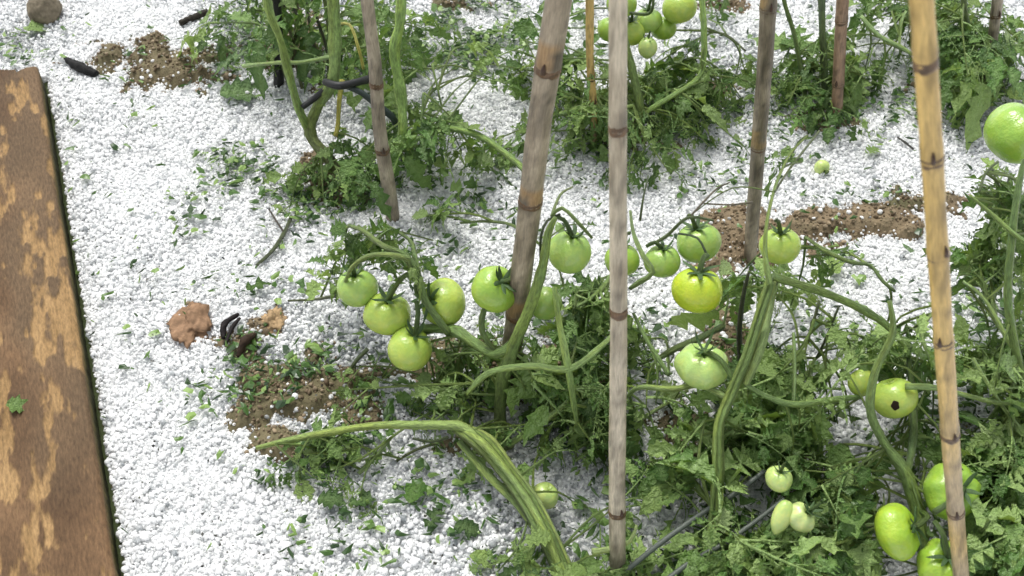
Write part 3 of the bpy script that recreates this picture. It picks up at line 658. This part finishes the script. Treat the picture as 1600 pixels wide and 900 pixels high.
for args in [(545, 380, 40, 30, .12, .2, 11, 4, .06), (590, 370, 35, 20, .15, .2, 4, 3, .045), (640, 420, 30, 25, .17, .21, 5, 3, .045), (530, 410, 20, 30, .1, .15, 4, 3, .05), (675, 360, 18, 18, .04, .09, 2, 2, .06), (600, 420, 25, 12, .18, .2, 2, 2, .04)]:
    M_.blob(*args, shoot_w=5, singles=.3)
print('leaves', [p.nleaf for p in (A, Bp, Cp, Dp, E, G, H, J, K, M_)])

# ------------------------------------------------------------------ tomatoes
def fruit_mesh(seed, squash=.86, lobes=5, lobe=.05, point=0.0, dim=.2):
    rnd = random.Random(seed); V = []; F = []; nu, nv = 40, 26; ph = rnd.random()*6
    for j in range(nv+1):
        th = math.pi*j/nv
        for i in range(nu):
            p = 2*math.pi*i/nu
            r = 1+lobe*math.cos(lobes*p+ph)*max(0, math.sin(th))**.8*(1 if th < 1.9 else .5)*max(0, math.cos(th)*.5+.55) + .035*math.sin(2*p+ph*2)*math.sin(th) + .02*math.cos(3*p+ph)
            s_ = max(0, math.sin(th))**(.86); x = r*s_*math.cos(p); y = r*s_*math.sin(p); z = math.cos(th)*squash
            rho = math.hypot(x, y)
            if th < math.pi/2: z -= dim*math.exp(-(rho/.30)**2)*(1+.3*math.cos(lobes*p+ph))
            else: z -= point*max(0, 1-rho*1.6); z += .05*math.exp(-(rho/.2)**2)*(point == 0)
            V.append((x, y, z))
    for j in range(nv):
        for i in range(nu):
            F.append((j*nu+i, (j+1)*nu+i, (j+1)*nu+(i+1) % nu, j*nu+(i+1) % nu))
    return newmesh('fruit', V, F, 'tomato_skin')
FR = [fruit_mesh(1, .88, 5, .035), fruit_mesh(2, .82, 6, .06), fruit_mesh(3, .9, 4, .03), fruit_mesh(4, .78, 7, .08, 0, .28)]
FR_PT = fruit_mesh(5, 1.05, 5, .02, .22, .08)
def calyx_mesh(seed, n=6, lift=.5, ln=.9, wid=.17):
    rnd = random.Random(seed); V = []; F = []; C = []
    for k in range(n):
        a = 2*math.pi*(k+.4*(rnd.random()-.5))/n; L_ = ln*(.7+.5*rnd.random()); lf = lift*(.3+1.1*rnd.random()); sw = (rnd.random()-.5)*.9
        b0 = len(V); m_ = 7
        for i in range(m_+1):
            t = i/m_; rr = .04+L_*t*(1-.25*t*lf); zz = .70+.16*math.sin(min(1, rr*2)*math.pi*.5)-.10*rr*rr+lf*.55*t**2.2
            w = wid*max(0, math.sin(math.pi*min(1, .18+.82*t)))**.8+.006
            aa = a+sw*t*t*.5
            for s in (-1, 0, 1):
                V.append((rr*math.cos(aa)-s*w*math.sin(aa)*.6, rr*math.sin(aa)+s*w*math.cos(aa)*.6, zz+(.035 if s == 0 else 0)+.02))
                g = .8+.5*rnd.random(); C.append((.055*g, .115*g, .03*g))
        for i in range(m_):
            q = b0+i*3; F.append((q, q+1, q+4, q+3)); F.append((q+1, q+2, q+5, q+4))
    # hub
    b0 = len(V); v, f, _ = tube_geo(np.array([(0, 0, .60), (0, 0, .78), (0, 0, .88)]), [.14, .15, .06], 8, b0); V += [tuple(x) for x in v]; F += f; C += [(.06, .12, .03)]*len(v)
    return newmesh('calyx', V, F, 'calyx', C)
CX = [calyx_mesh(10+i, [5, 6, 6, 7][i], [.5, .9, .3, .7][i]) for i in range(4)]
CX_BIG = calyx_mesh(20, 6, 1.3, 1.15, .13)
GREEN = (.36, .53, .13, 1); YEL = (.43, .57, .11, 1); PALE = (.50, .63, .22, 1); DEEP = (.25, .43, .06, 1); MIDG = (.32, .49, .075, 1)
def tomato(px, py, dpx, z, axis, label, fruit=0, cx=0, col=GREEN, stretch=(1, 1, 1), stalk=None, group='green tomatoes', cxs=1.0, roll=None, cat='tomato'):
    c = at(px, py, z); r = dpx*.5*m_per_px(c)*.97
    ax = (Rv*axis[0]+Uv*axis[1]-Fv*axis[2]).normalized()
    q = Vector((0, 0, 1)).rotation_difference(ax).to_matrix().to_4x4() @ Matrix.Rotation(random.random()*6.28 if roll is None else roll, 4, 'Z')
    root = thing('tomato', label, cat, c, group)
    o = link('fruit', FR_PT if fruit == 'pt' else FR[fruit], root); o.matrix_local = q @ Matrix.Diagonal((r*stretch[0], r*stretch[1], r*stretch[2], 1))
    o.color = col
    if cx is not None:
        k = link('calyx', CX_BIG if cx == 'big' else CX[cx], root); k.matrix_local = q @ Matrix.Diagonal((r*cxs, r*cxs, r*stretch[2], 1))
        top = ax*r*.75
        end = (at(*stalk)-c) if stalk else ax*r*1.25+Vector((.2*r, 0, .5*r))
        md = (top+end)/2+ax*r*.35
        stem_world('stalk', root, [top, md, end], [r*.12, r*.10, r*.10], (.10, .17, .045), sides=7, step=.006)
    return root, c, r, ax, q
T = tomato
T(558, 450, 66, .15, (-.1, .8, .5), 'left tomato of the four hanging together, partly under wilted leaves', 0, 1, GREEN, stalk=(548, 405, .21))
T(605, 490, 77, .13, (.1, .75, .6), 'middle tomato of the four hanging together, with a dark calyx on top', 1, 0, YEL, stalk=(645, 425, .2))
T(693, 473, 76, .14, (-.65, .1, .65), 'round tomato whose calyx faces left, rightmost of the four hanging together', 0, 2, YEL, stalk=(650, 445, .19))
T(640, 545, 74, .11, (.35, .75, .5), 'lowest tomato of the four hanging together left of the thick stake', 2, 0, YEL, stalk=(650, 470, .17))
T(773, 452, 72, .20, (.35, .35, .7), 'tomato half hidden by the left side of the thick brown stake', 0, 3, MIDG, stretch=(1, 1.12, 1.1), stalk=(815, 440, .22))
T(853, 474, 54, .19, (-.2, .5, -.6), 'dull green tomato tucked right of the thick stake behind a stem', 0, None, (.24, .38, .08, 1))
T(890, 394, 72, .24, (.15, .8, .45), 'pale green tomato hanging alone between the thick stake and the straight pale cane', 2, 1, GREEN, stretch=(.95, .95, 1.05), stalk=(862, 338, .29))
T(972, 406, 58, .2, (0, .8, .3), 'tomato mostly hidden behind the straight pale cane', 0, 0, MIDG, stalk=(985, 365, .23))
T(1035, 408, 58, .21, (0, .85, .5), 'small tomato leftmost of the three touching ones right of the pale cane', 0, 1, GREEN, stalk=(1010, 385, .23))
T(1091, 379, 70, .22, (-.2, .75, .5), 'upper tomato of the three touching ones right of the pale cane', 0, 0, GREEN, stalk=(1075, 338, .26))
T(1090, 453, 81, .22, (0, .8, .45), 'large yellowing tomato, lowest of the three touching ones', 0, 2, (.47, .60, .04, 1), stalk=(1105, 400, .25))
T(1219, 384, 64, .26, (-.1, .75, .5), 'tomato hanging against the foot of the short brown cane', 2, 1, YEL, stalk=(1212, 345, .31))
T(1097, 572, 84, .17, (0, .75, .55), 'pale whitish tomato with a leafy calyx above the thick upright stem', 3, 'big', (.45, .62, .2, 1), stalk=(1150, 600, .18), cxs=.8)
_, c, r, ax, q = T(1397, 622, 72, .16, (-.3, .8, .1), 'tomato with a dark round hail wound behind a stem', 0, None, YEL)
pit = fruit_mesh(9, .5, 5, .10, 0, .05)
pit.materials.clear(); pit.materials.append(MATS['bark_dark'])
ca = pit.color_attributes.new('Col', 'FLOAT_COLOR', 'POINT'); ca.data.foreach_set('color', [.035, .022, .012, 1]*len(pit.vertices))
nd = (-Fv+Rv*-.28+Uv*-.25).normalized(); o = link('hail_wound', pit, _); o.matrix_local = Matrix.Translation(nd*r*.965) @ Vector((0, 0, 1)).rotation_difference(nd).to_matrix().to_4x4() @ Matrix.Diagonal((r*.19, r*.23, r*.14, 1))
T(1347, 598, 46, .15, (0, .6, -.5), 'small tomato peeping out left of the one with the dark wound', 0, None, YEL)
T(1217, 748, 44, .14, (0, .75, .6), 'small pale tomato wrapped in its curled calyx', 0, 'big', PALE, cxs=.9)
_, c, r, ax, q = T(1222, 806, 46, .12, (.3, .8, .1), 'narrow left half of the split pale tomato pair', 'pt', None, PALE, stretch=(.62, .7, 1.15))
T(1251, 808, 54, .12, (.45, .55, .6), 'small pale hail torn tomato with an open dark top', 3, 3, (.55, .66, .28, 1), stretch=(.9, .8, 1))
T(1402, 830, 84, .1, (.78, .38, .62), 'bean shaped green tomato with its dark calyx facing right, near the bottom', 1, 2, (.35, .53, .05, 1), stretch=(1.12, 1, .9), stalk=(1440, 800, .1), cxs=.9)
T(1487, 768, 92, .11, (.1, .25, .85), 'large green tomato behind the yellow cane low on the right', 3, 0, (.28, .46, .06, 1), stalk=(1460, 800, .16), cxs=.8)
T(1473, 884, 84, .08, (-.05, .6, .75), 'tomato cut by the bottom edge beside the yellow cane', 3, 2, (.33, .50, .06, 1), stalk=(1460, 815, .12), cxs=.8)
T(1588, 209, 102, .32, (.5, .65, .45), 'large green tomato cut by the right edge of the picture', 1, 0, (.27, .46, .06, 1), stretch=(1, 1, 1.08), stalk=(1625, 150, .38))
T(1061, 12, 56, .16, (-.2, .8, .4), 'largest tomato of the rear cluster, cut by the top edge', 0, None, YEL, stalk=None, group='rear tomato cluster')
T(1012, 74, 31, .13, (0, .8, .5), 'smallest pale pointed tomato hanging lowest in the rear cluster', 'pt', 1, PALE, group='rear tomato cluster')
T(985, 50, 48, .13, (0, .7, .5), 'rear cluster tomato peeping right of the pale cane', 0, 0, YEL, group='rear tomato cluster')
T(955, 46, 44, .14, (0, .7, .4), 'rear cluster tomato left behind the pale cane', 0, None, MIDG, group='rear tomato cluster')
T(1012, 32, 46, .14, (0, .7, .5), 'rear cluster tomato under the dark calyxes', 1, 3, GREEN, group='rear tomato cluster')
T(1036, 44, 42, .12, (0, .7, .3), 'rear cluster tomato squeezed under the largest one', 0, None, MIDG, group='rear tomato cluster')
T(972, 6, 48, .18, (0, .7, .3), 'rear cluster tomato at the top edge behind the pale cane', 0, 0, MIDG, group='rear tomato cluster')
T(852, 774, 44, .035, (.3, .5, .4), 'pale green tomato half buried in leaves right of the bent front stem', 0, None, PALE)
p_ = at(1284, 262, .02); T(1284, 262, 26, top_z(p_.x, p_.y)+.006, (.2, -.6, .6), 'small fallen tomato lying on the hail below the rear canes', 0, 0, PALE, cxs=.6)
# trusses for the hanging fruit
H.truss([(985, 330, .22, 5), (990, 365, .235, 8), (1005, 400, .24, 9), (1020, 425, .235, 10), (1000, 440, .22, 10), (985, 450, .2, 8)], col=(.2, .3, .09))
H.truss([(1010, 385, .23, 5), (1040, 370, .235, 6), (1075, 340, .27, 6), (1115, 345, .27, 4)], col=(.12, .17, .06))
H.truss([(1075, 342, .26, 4), (1095, 320, .26, 4), (1120, 295, .25, 3), (1140, 285, .24, 3)], col=(.16, .14, .09))
H.truss([(1100, 318, .25, 3), (1140, 320, .24, 3), (1175, 316, .22, 4)], col=(.2, .17, .12))
H.truss([(1000, 345, .22, 4), (1005, 310, .24, 4), (1013, 275, .24, 3)], col=(.08, .12, .04))
H.truss([(1105, 400, .25, 6), (1090, 372, .26, 4), (1060, 365, .25, 4)], col=(.07, .11, .04))
E.truss([(862, 338, .29, 7), (878, 325, .30, 6), (905, 350, .29, 7), (925, 372, .27, 5)], col=(.15, .24, .06))
E.truss([(862, 338, .29, 6), (875, 305, .29, 5), (895, 292, .28, 3)], col=(.22, .3, .12))
E.truss([(870, 465, .1, 4), (905, 455, .09, 4), (925, 475, .08, 4)], col=(.14, .14, .09))
H.blob(1055, 335, 30, 8, .22, .24, 3, 2, .045, shoot_w=3, singles=.9)
E.blob(912, 350, 18, 12, .24, .27, 3, 2, .05, shoot_w=3, singles=.9)
Bp.truss([(985, 20, .2, 5), (1010, 22, .17, 6), (1020, 10, .2, 5), (1020, -40, .24, 5)], col=(.09, .15, .04))

# ------------------------------------------------------------------ canes and stakes
def cane(name, label, p0, p1, r0, r1, nodes, cfun, wander=.004, cat='stake', group='garden stakes', swell=.10, patch=None):
    """p0 base, p1 top (world). nodes: fractions along."""
    root = thing(name, label, cat, p0, group)
    n = 90; P = []; R = []; C = []; Lg = (p1-p0).length; ph = random.random()*40; sides = 14
    for i in range(n+1):
        t = i/n; p = (p1-p0)*t
        w = Vector(((vnoise(t*3+ph, 1.5)-.5), (vnoise(t*3+ph, 7.5)-.5), 0))*wander*2*math.sin(math.pi*min(1, t*1.0))
        P.append(np.array(p+w)); r = r0+(r1-r0)*t; R.append(r*(1+.05*(vnoise(t*14+ph, 3)-.5)))
    # swelling at nodes
    for i in range(n+1):
        for f in nodes: R[i] *= 1+swell*math.exp(-((i/n-f)*Lg/.007)**2)
    V, F, UW = tube_geo(np.array(P), R, sides)
    for i in range(n+1):
        t = i/n
        for s in range(sides):
            th = 2*math.pi*s/sides; bl = fbm(np.array([t*Lg*26+ph]), np.array([math.cos(th)*.9+3]), 3)[0]; st_ = fbm(np.array([t*Lg*4+ph]), np.array([th*4.1]), 2)[0]
            c = np.array(cfun(t, bl)); dn = min([abs(t-f)*Lg for f in nodes]+[1])
            c = c*(.80+.40*st_)*(1-.45*max(0, min(1, (fbm(np.array([t*Lg*60+ph*3]), np.array([math.cos(th)*2.5+math.sin(th)*1.7+9]), 4)[0]-.55)*7)))
            if patch:
                for f in nodes:
                    if 0 < (t-f)*Lg < .028: c = c*(1-(k_ := max(0, min(1, (bl-.38)*8))*.9))+np.array(patch)*k_
            if dn < .012: c = c*(.78+.22*dn/.012)
            C.append(c)
    link('culm', newmesh('culm', V, F, 'cane', C, uvw=UW), root)
    for f in nodes:
        i = int(f*n); p = P[i]; t_ = Vector(P[min(i+1, n)]-P[max(i-1, 0)]).normalized(); r = (r0+(r1-r0)*f)
        ov = [];
        v, fa, uw = tube_geo(np.array([Vector(p)+t_*dz for dz in (-.0045, -.002, .0005, .003, .0055)]), [r*1.02, r*1.10, r*1.05, r*1.09, r*1.01], 14)
        cc = [(np.array([.12, .07, .035])*(.6+1.1*random.random())) for _ in v]
        v = [x+np.array([0, 0, (random.random()-.5)*.002]) for x in v]
        nd_ = link('node', newmesh('node', v, fa, 'cane', cc, uvw=uw), root)
        # branch scar bud on the side towards the viewer
        if random.random() < .35: continue
        d = Vector((random.uniform(-.9, .9), -1, .3)).normalized(); d = (d-t_*d.dot(t_)).normalized()
        b0 = Vector(p)+d*r*.9+t_*.006
        v, fa, uw = tube_geo(np.array([b0-t_*.006, b0-t_*.003+d*r*.22, b0+t_*.002+d*r*.28, b0+t_*.007+d*r*.1]), [r*.10, r*.24, r*.2, r*.05], 8)
        link('bud_scar', newmesh('bud_scar', v, fa, 'cane', [(.07, .035, .02)]*len(v), uvw=uw), nd_)
    return root
def lerp3(a, b_, t): return tuple(a[i]+(b_[i]-a[i])*t for i in range(3))
def cc_brown(t, b_): return lerp3((.15, .12, .08), (.42, .35, .25), min(1, max(0, (b_-.3)*2.4)))
def cc_pink(t, b_): return lerp3((.36, .30, .21), (.64, .56, .42), min(1, max(0, (b_-.3)*2.4)))
def cc_yellow(t, b_):
    y = lerp3((.56, .37, .11), (.74, .52, .19), b_); g = lerp3((.36, .27, .17), (.58, .47, .32), b_)
    k = 1/(1+math.exp(-(t-YS[0]+.25*(b_-.5))*24)); k = max(k, YS[1]*math.exp(-((t-YS[2])/.05)**2)); return lerp3(g, y, k)
def cc_greypink(t, b_): return lerp3((.22, .18, .13), (.46, .39, .29), min(1, max(0, (b_-.3)*2.4)))
def frac_of(p0, p1, px, py):
    best = min(range(401), key=lambda i: (lambda q: (q[0]-px)**2+(q[1]-py)**2)(topix(*(p0+(p1-p0)*(i/400)))))
    return best/400
def stake(name, label, bpx, tpx, dY, w0, w1, nodepx, cf, base_z=0.0, **k):
    """bpx/tpx: foot and top seen from the camera; dY: how far the top leans away (m)"""
    p0 = at(bpx[0], bpx[1], base_z); p0.z -= .03; p1 = atY(tpx[0], tpx[1], p0.y+dY)
    r0 = w0*.5*m_per_px(at(*bpx)); r1 = w1*.5*m_per_px(p1)
    return cane(name, label, p0, p1, r0, r1, [frac_of(p0, p1, *q) for q in nodepx], cf, **k)
stake('bamboo_stake', 'thick brown weathered stake leaning right in the middle of the garden bed', (785, 600), (884, -70), -.03, 31, 44, [(867, 95), (832, 312), (802, 485)], cc_brown, wander=.008, swell=.04, patch=(.38, .24, .11))
stake('bamboo_stake', 'straight pale pinkish grey cane standing upright just right of centre', (968, 905), (966, -70), .12, 26, 29, [(967, 192), (967, 482), (967, 795)], cc_pink, wander=.003, swell=.05)
stake('bamboo_stake', 'slim grey brown cane ending beside the tomato at the bare soil ridge', (1176, 400), (1206, -70), .0, 20, 27, [(1203, 12), (1194, 228)], cc_brown, wander=.005, patch=(.42, .28, .12))
YS = [.47, .8, .27]
stake('bamboo_stake', 'yellow bamboo cane leaning left across the right side with dark nodes', (1522, 985), (1434, -80), .02, 23, 39, [(1447, 80), (1466, 240), (1481, 388), (1493, 527), (1501, 665), (1508, 792)], cc_yellow, wander=.004)
YS = [.2, 0, 0]
stake('bamboo_stake', 'thin yellow bamboo cane behind, between the thick stake and the pale cane', (929, 228), (920, -60), .0, 11, 14, [(924, 118), (926, 160)], cc_yellow, wander=.003)
stake('bamboo_stake', 'short reddish brown cane in the rear right, left of the yellow cane', (1311, 188), (1320, -60), .0, 17, 20, [(1315, 130), (1319, 30)], lambda t, b_: lerp3((.26, .155, .095), (.46, .31, .205), b_), wander=.003)
stake('bamboo_stake', 'crooked grey pink stake in the rear left behind the black tie', (614, 342), (562, -70), .0, 23, 20, [(596, 230), (585, 130)], cc_greypink, wander=.012, swell=.04)
stake('bamboo_stake', 'thin grey stake at the far top right behind leaves', (1549, 140), (1566, -60), .0, 13, 18, [(1560, 20)], cc_greypink, wander=.003)
stake('garden_pole', 'narrow black pole at the rear left behind the bare stems', (432, 138), (428, -60), .0, 17, 15, [(431, 60)], lambda t, b_: (.014, .014, .014), wander=.003, group=None)
# pale shaved patches on the thick stake where branches were cut
def scar(px, py, Y, w, h_, col, root):
    c = atY(px, py, Y)
    return c
# ------------------------------------------------------------------ ties and cords
def cordobj(name, label, pts, cat, col=(.012, .013, .014), flat=1):
    P = [at(p[0], p[1], p[2]) for p in pts]; R = [p[3]*.5*m_per_px(P[i]) for i, p in enumerate(pts)]
    P, R = smoothpath(P, R, .006); V, F, UW = tube_geo(P, R, 8)
    me = newmesh(name, V, F, 'cord', [col]*len(V)); return thing(name, label, cat, me=me)
cordobj('plant_tie', 'black tie knotted from the bare green stem round the rear left stake', [(508, 128, .17, 12), (530, 134, .18, 13), (560, 128, .17, 12), (585, 120, .15, 14), (578, 112, .15, 10)], 'plant tie')
cordobj('plant_tie', 'loose dark tie end hanging right of the rear left stake', [(540, 135, .17, 8), (565, 145, .16, 10), (590, 165, .14, 12), (612, 182, .12, 12), (618, 195, .1, 9)], 'plant tie', col=(.02, .035, .03))
cordobj('plant_tie', 'short black tie end left of the bare forked stem', [(512, 135, .16, 9), (492, 153, .14, 10), (472, 168, .13, 9)], 'plant tie')
cordobj('plastic_twine', 'upper grey cord of the two running diagonally at the bottom', [(975, 895, .03, 9), (1030, 850, .05, 9), (1100, 800, .06, 9), (1150, 770, .07, 9), (1195, 735, .08, 7)], 'cord', col=(.10, .12, .10))
cordobj('plastic_twine', 'lower grey cord crossing the green stem foot at the bottom', [(1030, 915, .03, 10), (1080, 878, .04, 9), (1130, 850, .05, 9), (1180, 815, .06, 8), (1225, 780, .06, 6)], 'cord', col=(.10, .12, .10))

# ------------------------------------------------------------------ stones, clods, sticks, fallen leaves
def lump(name, label, px, py, w, h_, z, cat, col, seed, flat=.6, group=None, rough=.25, mname='stone', lift=.3):
    c = at(px, py, z); s = m_per_px(c); rx = w*.5*s; ry = h_*.5*s/.75
    bm = bmesh.new(); bmesh.ops.create_icosphere(bm, subdivisions=4, radius=1)
    rnd = random.Random(seed); o1 = rnd.random()*50; cols = []
    from mathutils import noise as mn
    for v in bm.verts:
        p = v.co.copy(); k = 1+rough*mn.noise(p*1.3+Vector((o1, 0, 0)))*1.4+rough*.5*mn.noise(p*4+Vector((0, o1, 0)))+rough*.3*mn.noise(p*9+Vector((o1, o1, 0)))
        q = p*k; v.co = Vector((q.x*rx, q.y*ry, max(-.4, q.z)*flat*(rx+ry)*.5))
        g = .75+.6*(mn.noise(p*6)+.5)*.8; cols.append([cc*g for cc in col])
    me = bpy.data.meshes.new(name); bm.to_mesh(me); bm.free(); me.materials.append(MATS[mname])
    a = me.color_attributes.new('Col', 'FLOAT_COLOR', 'POINT'); a.data.foreach_set('color', np.array([[*x, 1] for x in cols]).ravel())
    me.polygons.foreach_set('use_smooth', [True]*len(me.polygons))
    c.z = top_z(c.x, c.y)+flat*(rx+ry)*.5*lift
    return thing(name, label, cat, c, group, me)
lump('stone', 'flat topped grey brown stone at the top left corner', 66, 8, 52, 42, .02, 'stone', (.22, .185, .13), 3, 1.0, rough=.1, lift=.4)
lump('soil_clod', 'larger reddish brown soil clod left of the hail covered path middle', 299, 500, 56, 54, .01, 'soil clod', (.30, .185, .11), 5, .4, rough=.6, lift=.0)
lump('soil_clod', 'small tan soil clod beside the dark roots', 426, 495, 34, 30, .01, 'soil clod', (.42, .29, .16), 6, .5, rough=.7, lift=.0)
def stick(name, label, pts, cat, col, mname='bark_dark', group=None):
    P = []; 
    for p in pts:
        q = at(p[0], p[1], .01); q.z = top_z(q.x, q.y)+p[2]; P.append(q)
    R = [p[3]*.5*m_per_px(P[i]) for i, p in enumerate(pts)]
    P, R = smoothpath(P, R, .004); R = [r*(.85+.3*random.random()) for r in R]; V, F, UW = tube_geo(P, R, 8)
    return thing(name, label, cat, me=newmesh(name, V, F, mname, [np.array(col)*(.6+.8*random.random()) for _ in V], uvw=UW), group=group)
stick('stick', 'short dark straight stick lying near the top of the hail', [(281, 38, .003, 9), (300, 31, .004, 11), (326, 22, .004, 10)], 'stick', (.035, .03, .022))
stick('bark_piece', 'black tapered bark piece right of the board end', [(100, 88, .003, 5), (112, 98, .004, 13), (130, 107, .005, 18), (150, 114, .003, 12)], 'bark', (.018, .018, .018))
stick('root', 'left of two dark root stubs by the small tan clod', [(374, 495, .012, 5), (352, 512, .012, 11), (350, 530, .006, 8)], 'root', (.02, .016, .016))
stick('root', 'dark crossed root beside the small tan clod', [(376, 500, .01, 5), (364, 515, .01, 7), (352, 540, .006, 6)], 'root', (.02, .016, .016))
stick('root', 'dark forked root knot under the small tan clod', [(400, 524, .008, 6), (385, 540, .012, 16), (372, 556, .004, 9)], 'root', (.045, .028, .018))
stick('twig', 'thin bare twig lying on the hail left of the wilted shoot', [(455, 335, .004, 5), (443, 362, .005, 7), (425, 388, .004, 6), (400, 412, .003, 5)], 'twig', (.10, .13, .05), 'plant_stem')
stick('twig', 'fine dark twig forking from the thin bare one', [(420, 325, .004, 3), (432, 345, .006, 3), (444, 362, .006, 4)], 'twig', (.10, .08, .06), 'plant_stem')
stick('twig', 'fine dark twig on the hail left of the yellow cane', [(1403, 212, .003, 3), (1415, 222, .004, 4), (1428, 232, .003, 3)], 'twig', (.05, .05, .04), 'plant_stem')
def lone(px, py, L_, ang, label, src, tilt=0, z=None, name='fallen_leaf'):
    p = at(px, py, .012); p.z = (top_z(p.x, p.y)+.010) if z is None else z
    o = thing(name, label, 'leaf', p, 'fallen leaf pieces', src); s = L_*m_per_px(p)*1.25
    o.rotation_euler = (tilt, (random.random()-.5)*.3, math.radians(ang)); o.scale = (s, s, s); return o
def rim(px, py): return None
pb = at(40, 652, BT)
lone(22, 651, 34, 0, 'bright green leaf scrap lying on the wooden board', SINGLES_PALE[0], z=BT+.006)
lone(345, 150, 60, 10, 'broad dark green leaf piece below the mossy soil patch', SINGLES_DARK[0])
lone(385, 452, 32, 20, 'single green leaf scrap on open hail above the small clod', SINGLES[1])
lone(1355, 240, 24, 40, 'small green leaf scrap on the hail left of the yellow cane', SINGLES_PALE[1])
lone(1310, 425, 36, 100, 'upright green leaf piece on the hail below the soil ridge', SINGLES[3])
lone(668, 825, 34, 60, 'dark green leaf piece on the hail, left of two near the bottom', SINGLES_DARK[1])
lone(710, 826, 36, -10, 'dark green leaf piece on the hail, right of two near the bottom', SINGLES_DARK[2])
lone(640, 790, 40, 70, 'folded green leaf piece on the hail above the bottom pair', SINGLES[6])
lone(548, 790, 40, 30, 'jagged green leaf piece on the hail left of the bent stem', SINGLES_DARK[3])
lone(735, 870, 40, -20, 'olive leaf scrap on the hail near the bottom edge', SINGLES[8])
lone(498, 782, 36, -10, 'small dark leaf scrap left of the jagged one', SINGLES_DARK[0])
lone(682, 350, 34, 100, 'heart shaped dark leaf standing above the fruit cluster', SINGLES[2])
lone(900, 665, 46, -40, 'pale upturned leaf left of the straight pale cane', SINGLES_PALE[2], z=.10, name='fallen_leaf')
lone(35, 40, 36, 20, 'yellow green leaf scrap left of the corner stone', SINGLES_PALE[3])

# ------------------------------------------------------------------ shredded leaf bits and dirt specks (uncountable)
DENS = [(350, 260, 60, 30, .5), (300, 305, 30, 12, .4), (450, 310, 60, 25, .6), (380, 60, 60, 60, .5), (720, 60, 90, 60, .6), (700, 300, 100, 40, .35), (1060, 200, 110, 60, .5), (560, 300, 90, 40, .4), (500, 600, 120, 60, .5), (480, 700, 70, 50, .7), (640, 790, 140, 70, .22), (880, 820, 140, 80, .25),
        (1300, 160, 110, 40, .5), (1500, 150, 100, 40, .4), (1380, 420, 90, 50, .18), (1530, 520, 90, 90, .3), (1250, 600, 180, 120, .28), (900, 580, 160, 120, .4), (1100, 780, 200, 110, .25), (340, 330, 80, 50, .18), (350, 400, 60, 50, .12), (40, 55, 40, 30, .4), (210, 80, 60, 40, .1),
        (260, 85, 60, 20, .3), (1330, 300, 100, 20, .1), (650, 380, 90, 50, .15), (160, 600, 20, 300, .02), (380, 560, 60, 40, .3), (620, 260, 60, 60, .35), (900, 260, 60, 50, .1), (330, 600, 60, 60, .08), (1500, 720, 120, 120, .25), (200, 500, 300, 400, .008), (700, 800, 600, 200, .02)]
def bits(name, count, lo, hi, mname, tones, spec=False, ndens=None):
    V = []; F = []; C = []
    X = RNG.uniform(EX0, EX1, count); Y = RNG.uniform(EY0, EY1, count)
    px, py = topix(X, Y, .01); dn = np.full(count, .020 if not spec else .16)
    for cx, cy, rx, ry, w in DENS:
        d2 = ((px-cx)/rx)**2+((py-cy)/ry)**2; dn = np.maximum(dn, w*np.exp(-d2*.8)*(1 if not spec else .8))
    clump = np.clip((fbm(X*16, Y*16, 3)-.36)*3.2, 0, 1) if not spec else np.clip((fbm(X*22, Y*22, 3)-.38)*4, .1, 1); keep = (RNG.random(count) < dn*clump) & ~in_board(X, Y, .006) & (px > -100) & (px < 1700) & (py > -80) & (py < 980)
    X = X[keep]; Y = Y[keep]; sh, _, _ = soil_h(X, Y); Z = np.maximum(sh+.003, bed_h(X, Y)+(.0105 if spec else .0085)+.003*RNG.random(len(X)))
    for i in range(len(X)):
        s = lo+(hi-lo)*random.random()**(1.7 if not spec else 1.6); a = random.random()*6.28; tl = (random.random()-.5)*1.2
        k = random.choice((5, 6, 7)) if not spec else 4; b0 = len(V); tn = random.choice(tones)
        el = .15+.6*random.random()**2
        ca, sa = math.cos(a), math.sin(a)
        zc = Z[i]+s*.2+random.random()*.003
        V.append((X[i], Y[i], zc+s*.18)); C.append((*tn, 1)) if False else C.append(tn)
        for q in range(k):
            th = 6.28*q/k; rr = s*(.3+.8*random.random()); u = rr*math.cos(th); v = rr*math.sin(th)*el
            V.append((X[i]+u*ca-v*sa, Y[i]+u*sa+v*ca, zc+u*tl*.5+(random.random()-.5)*s*.3)); C.append(tn)
        for q in range(k): F.append((b0, b0+1+q, b0+1+(q+1) % k))
    o = link(name, newmesh(name, V, F, mname, C, smooth=False), kind='stuff'); print(name, len(X))
bits('leaf_shreds', 480000, .0020, .014, 'leaf_litter', [(t, 0, 0) for t in (.1, .2, .3, .4, .5, .6, .8, 1.0)])
bits('dark_specks', 240000, .0009, .0042, 'soil_speck' if False else 'dirt_speck', [(.1, 0, 0), (.3, 0, 0), (.5, 0, 0), (.8, 0, 0)], spec=True)
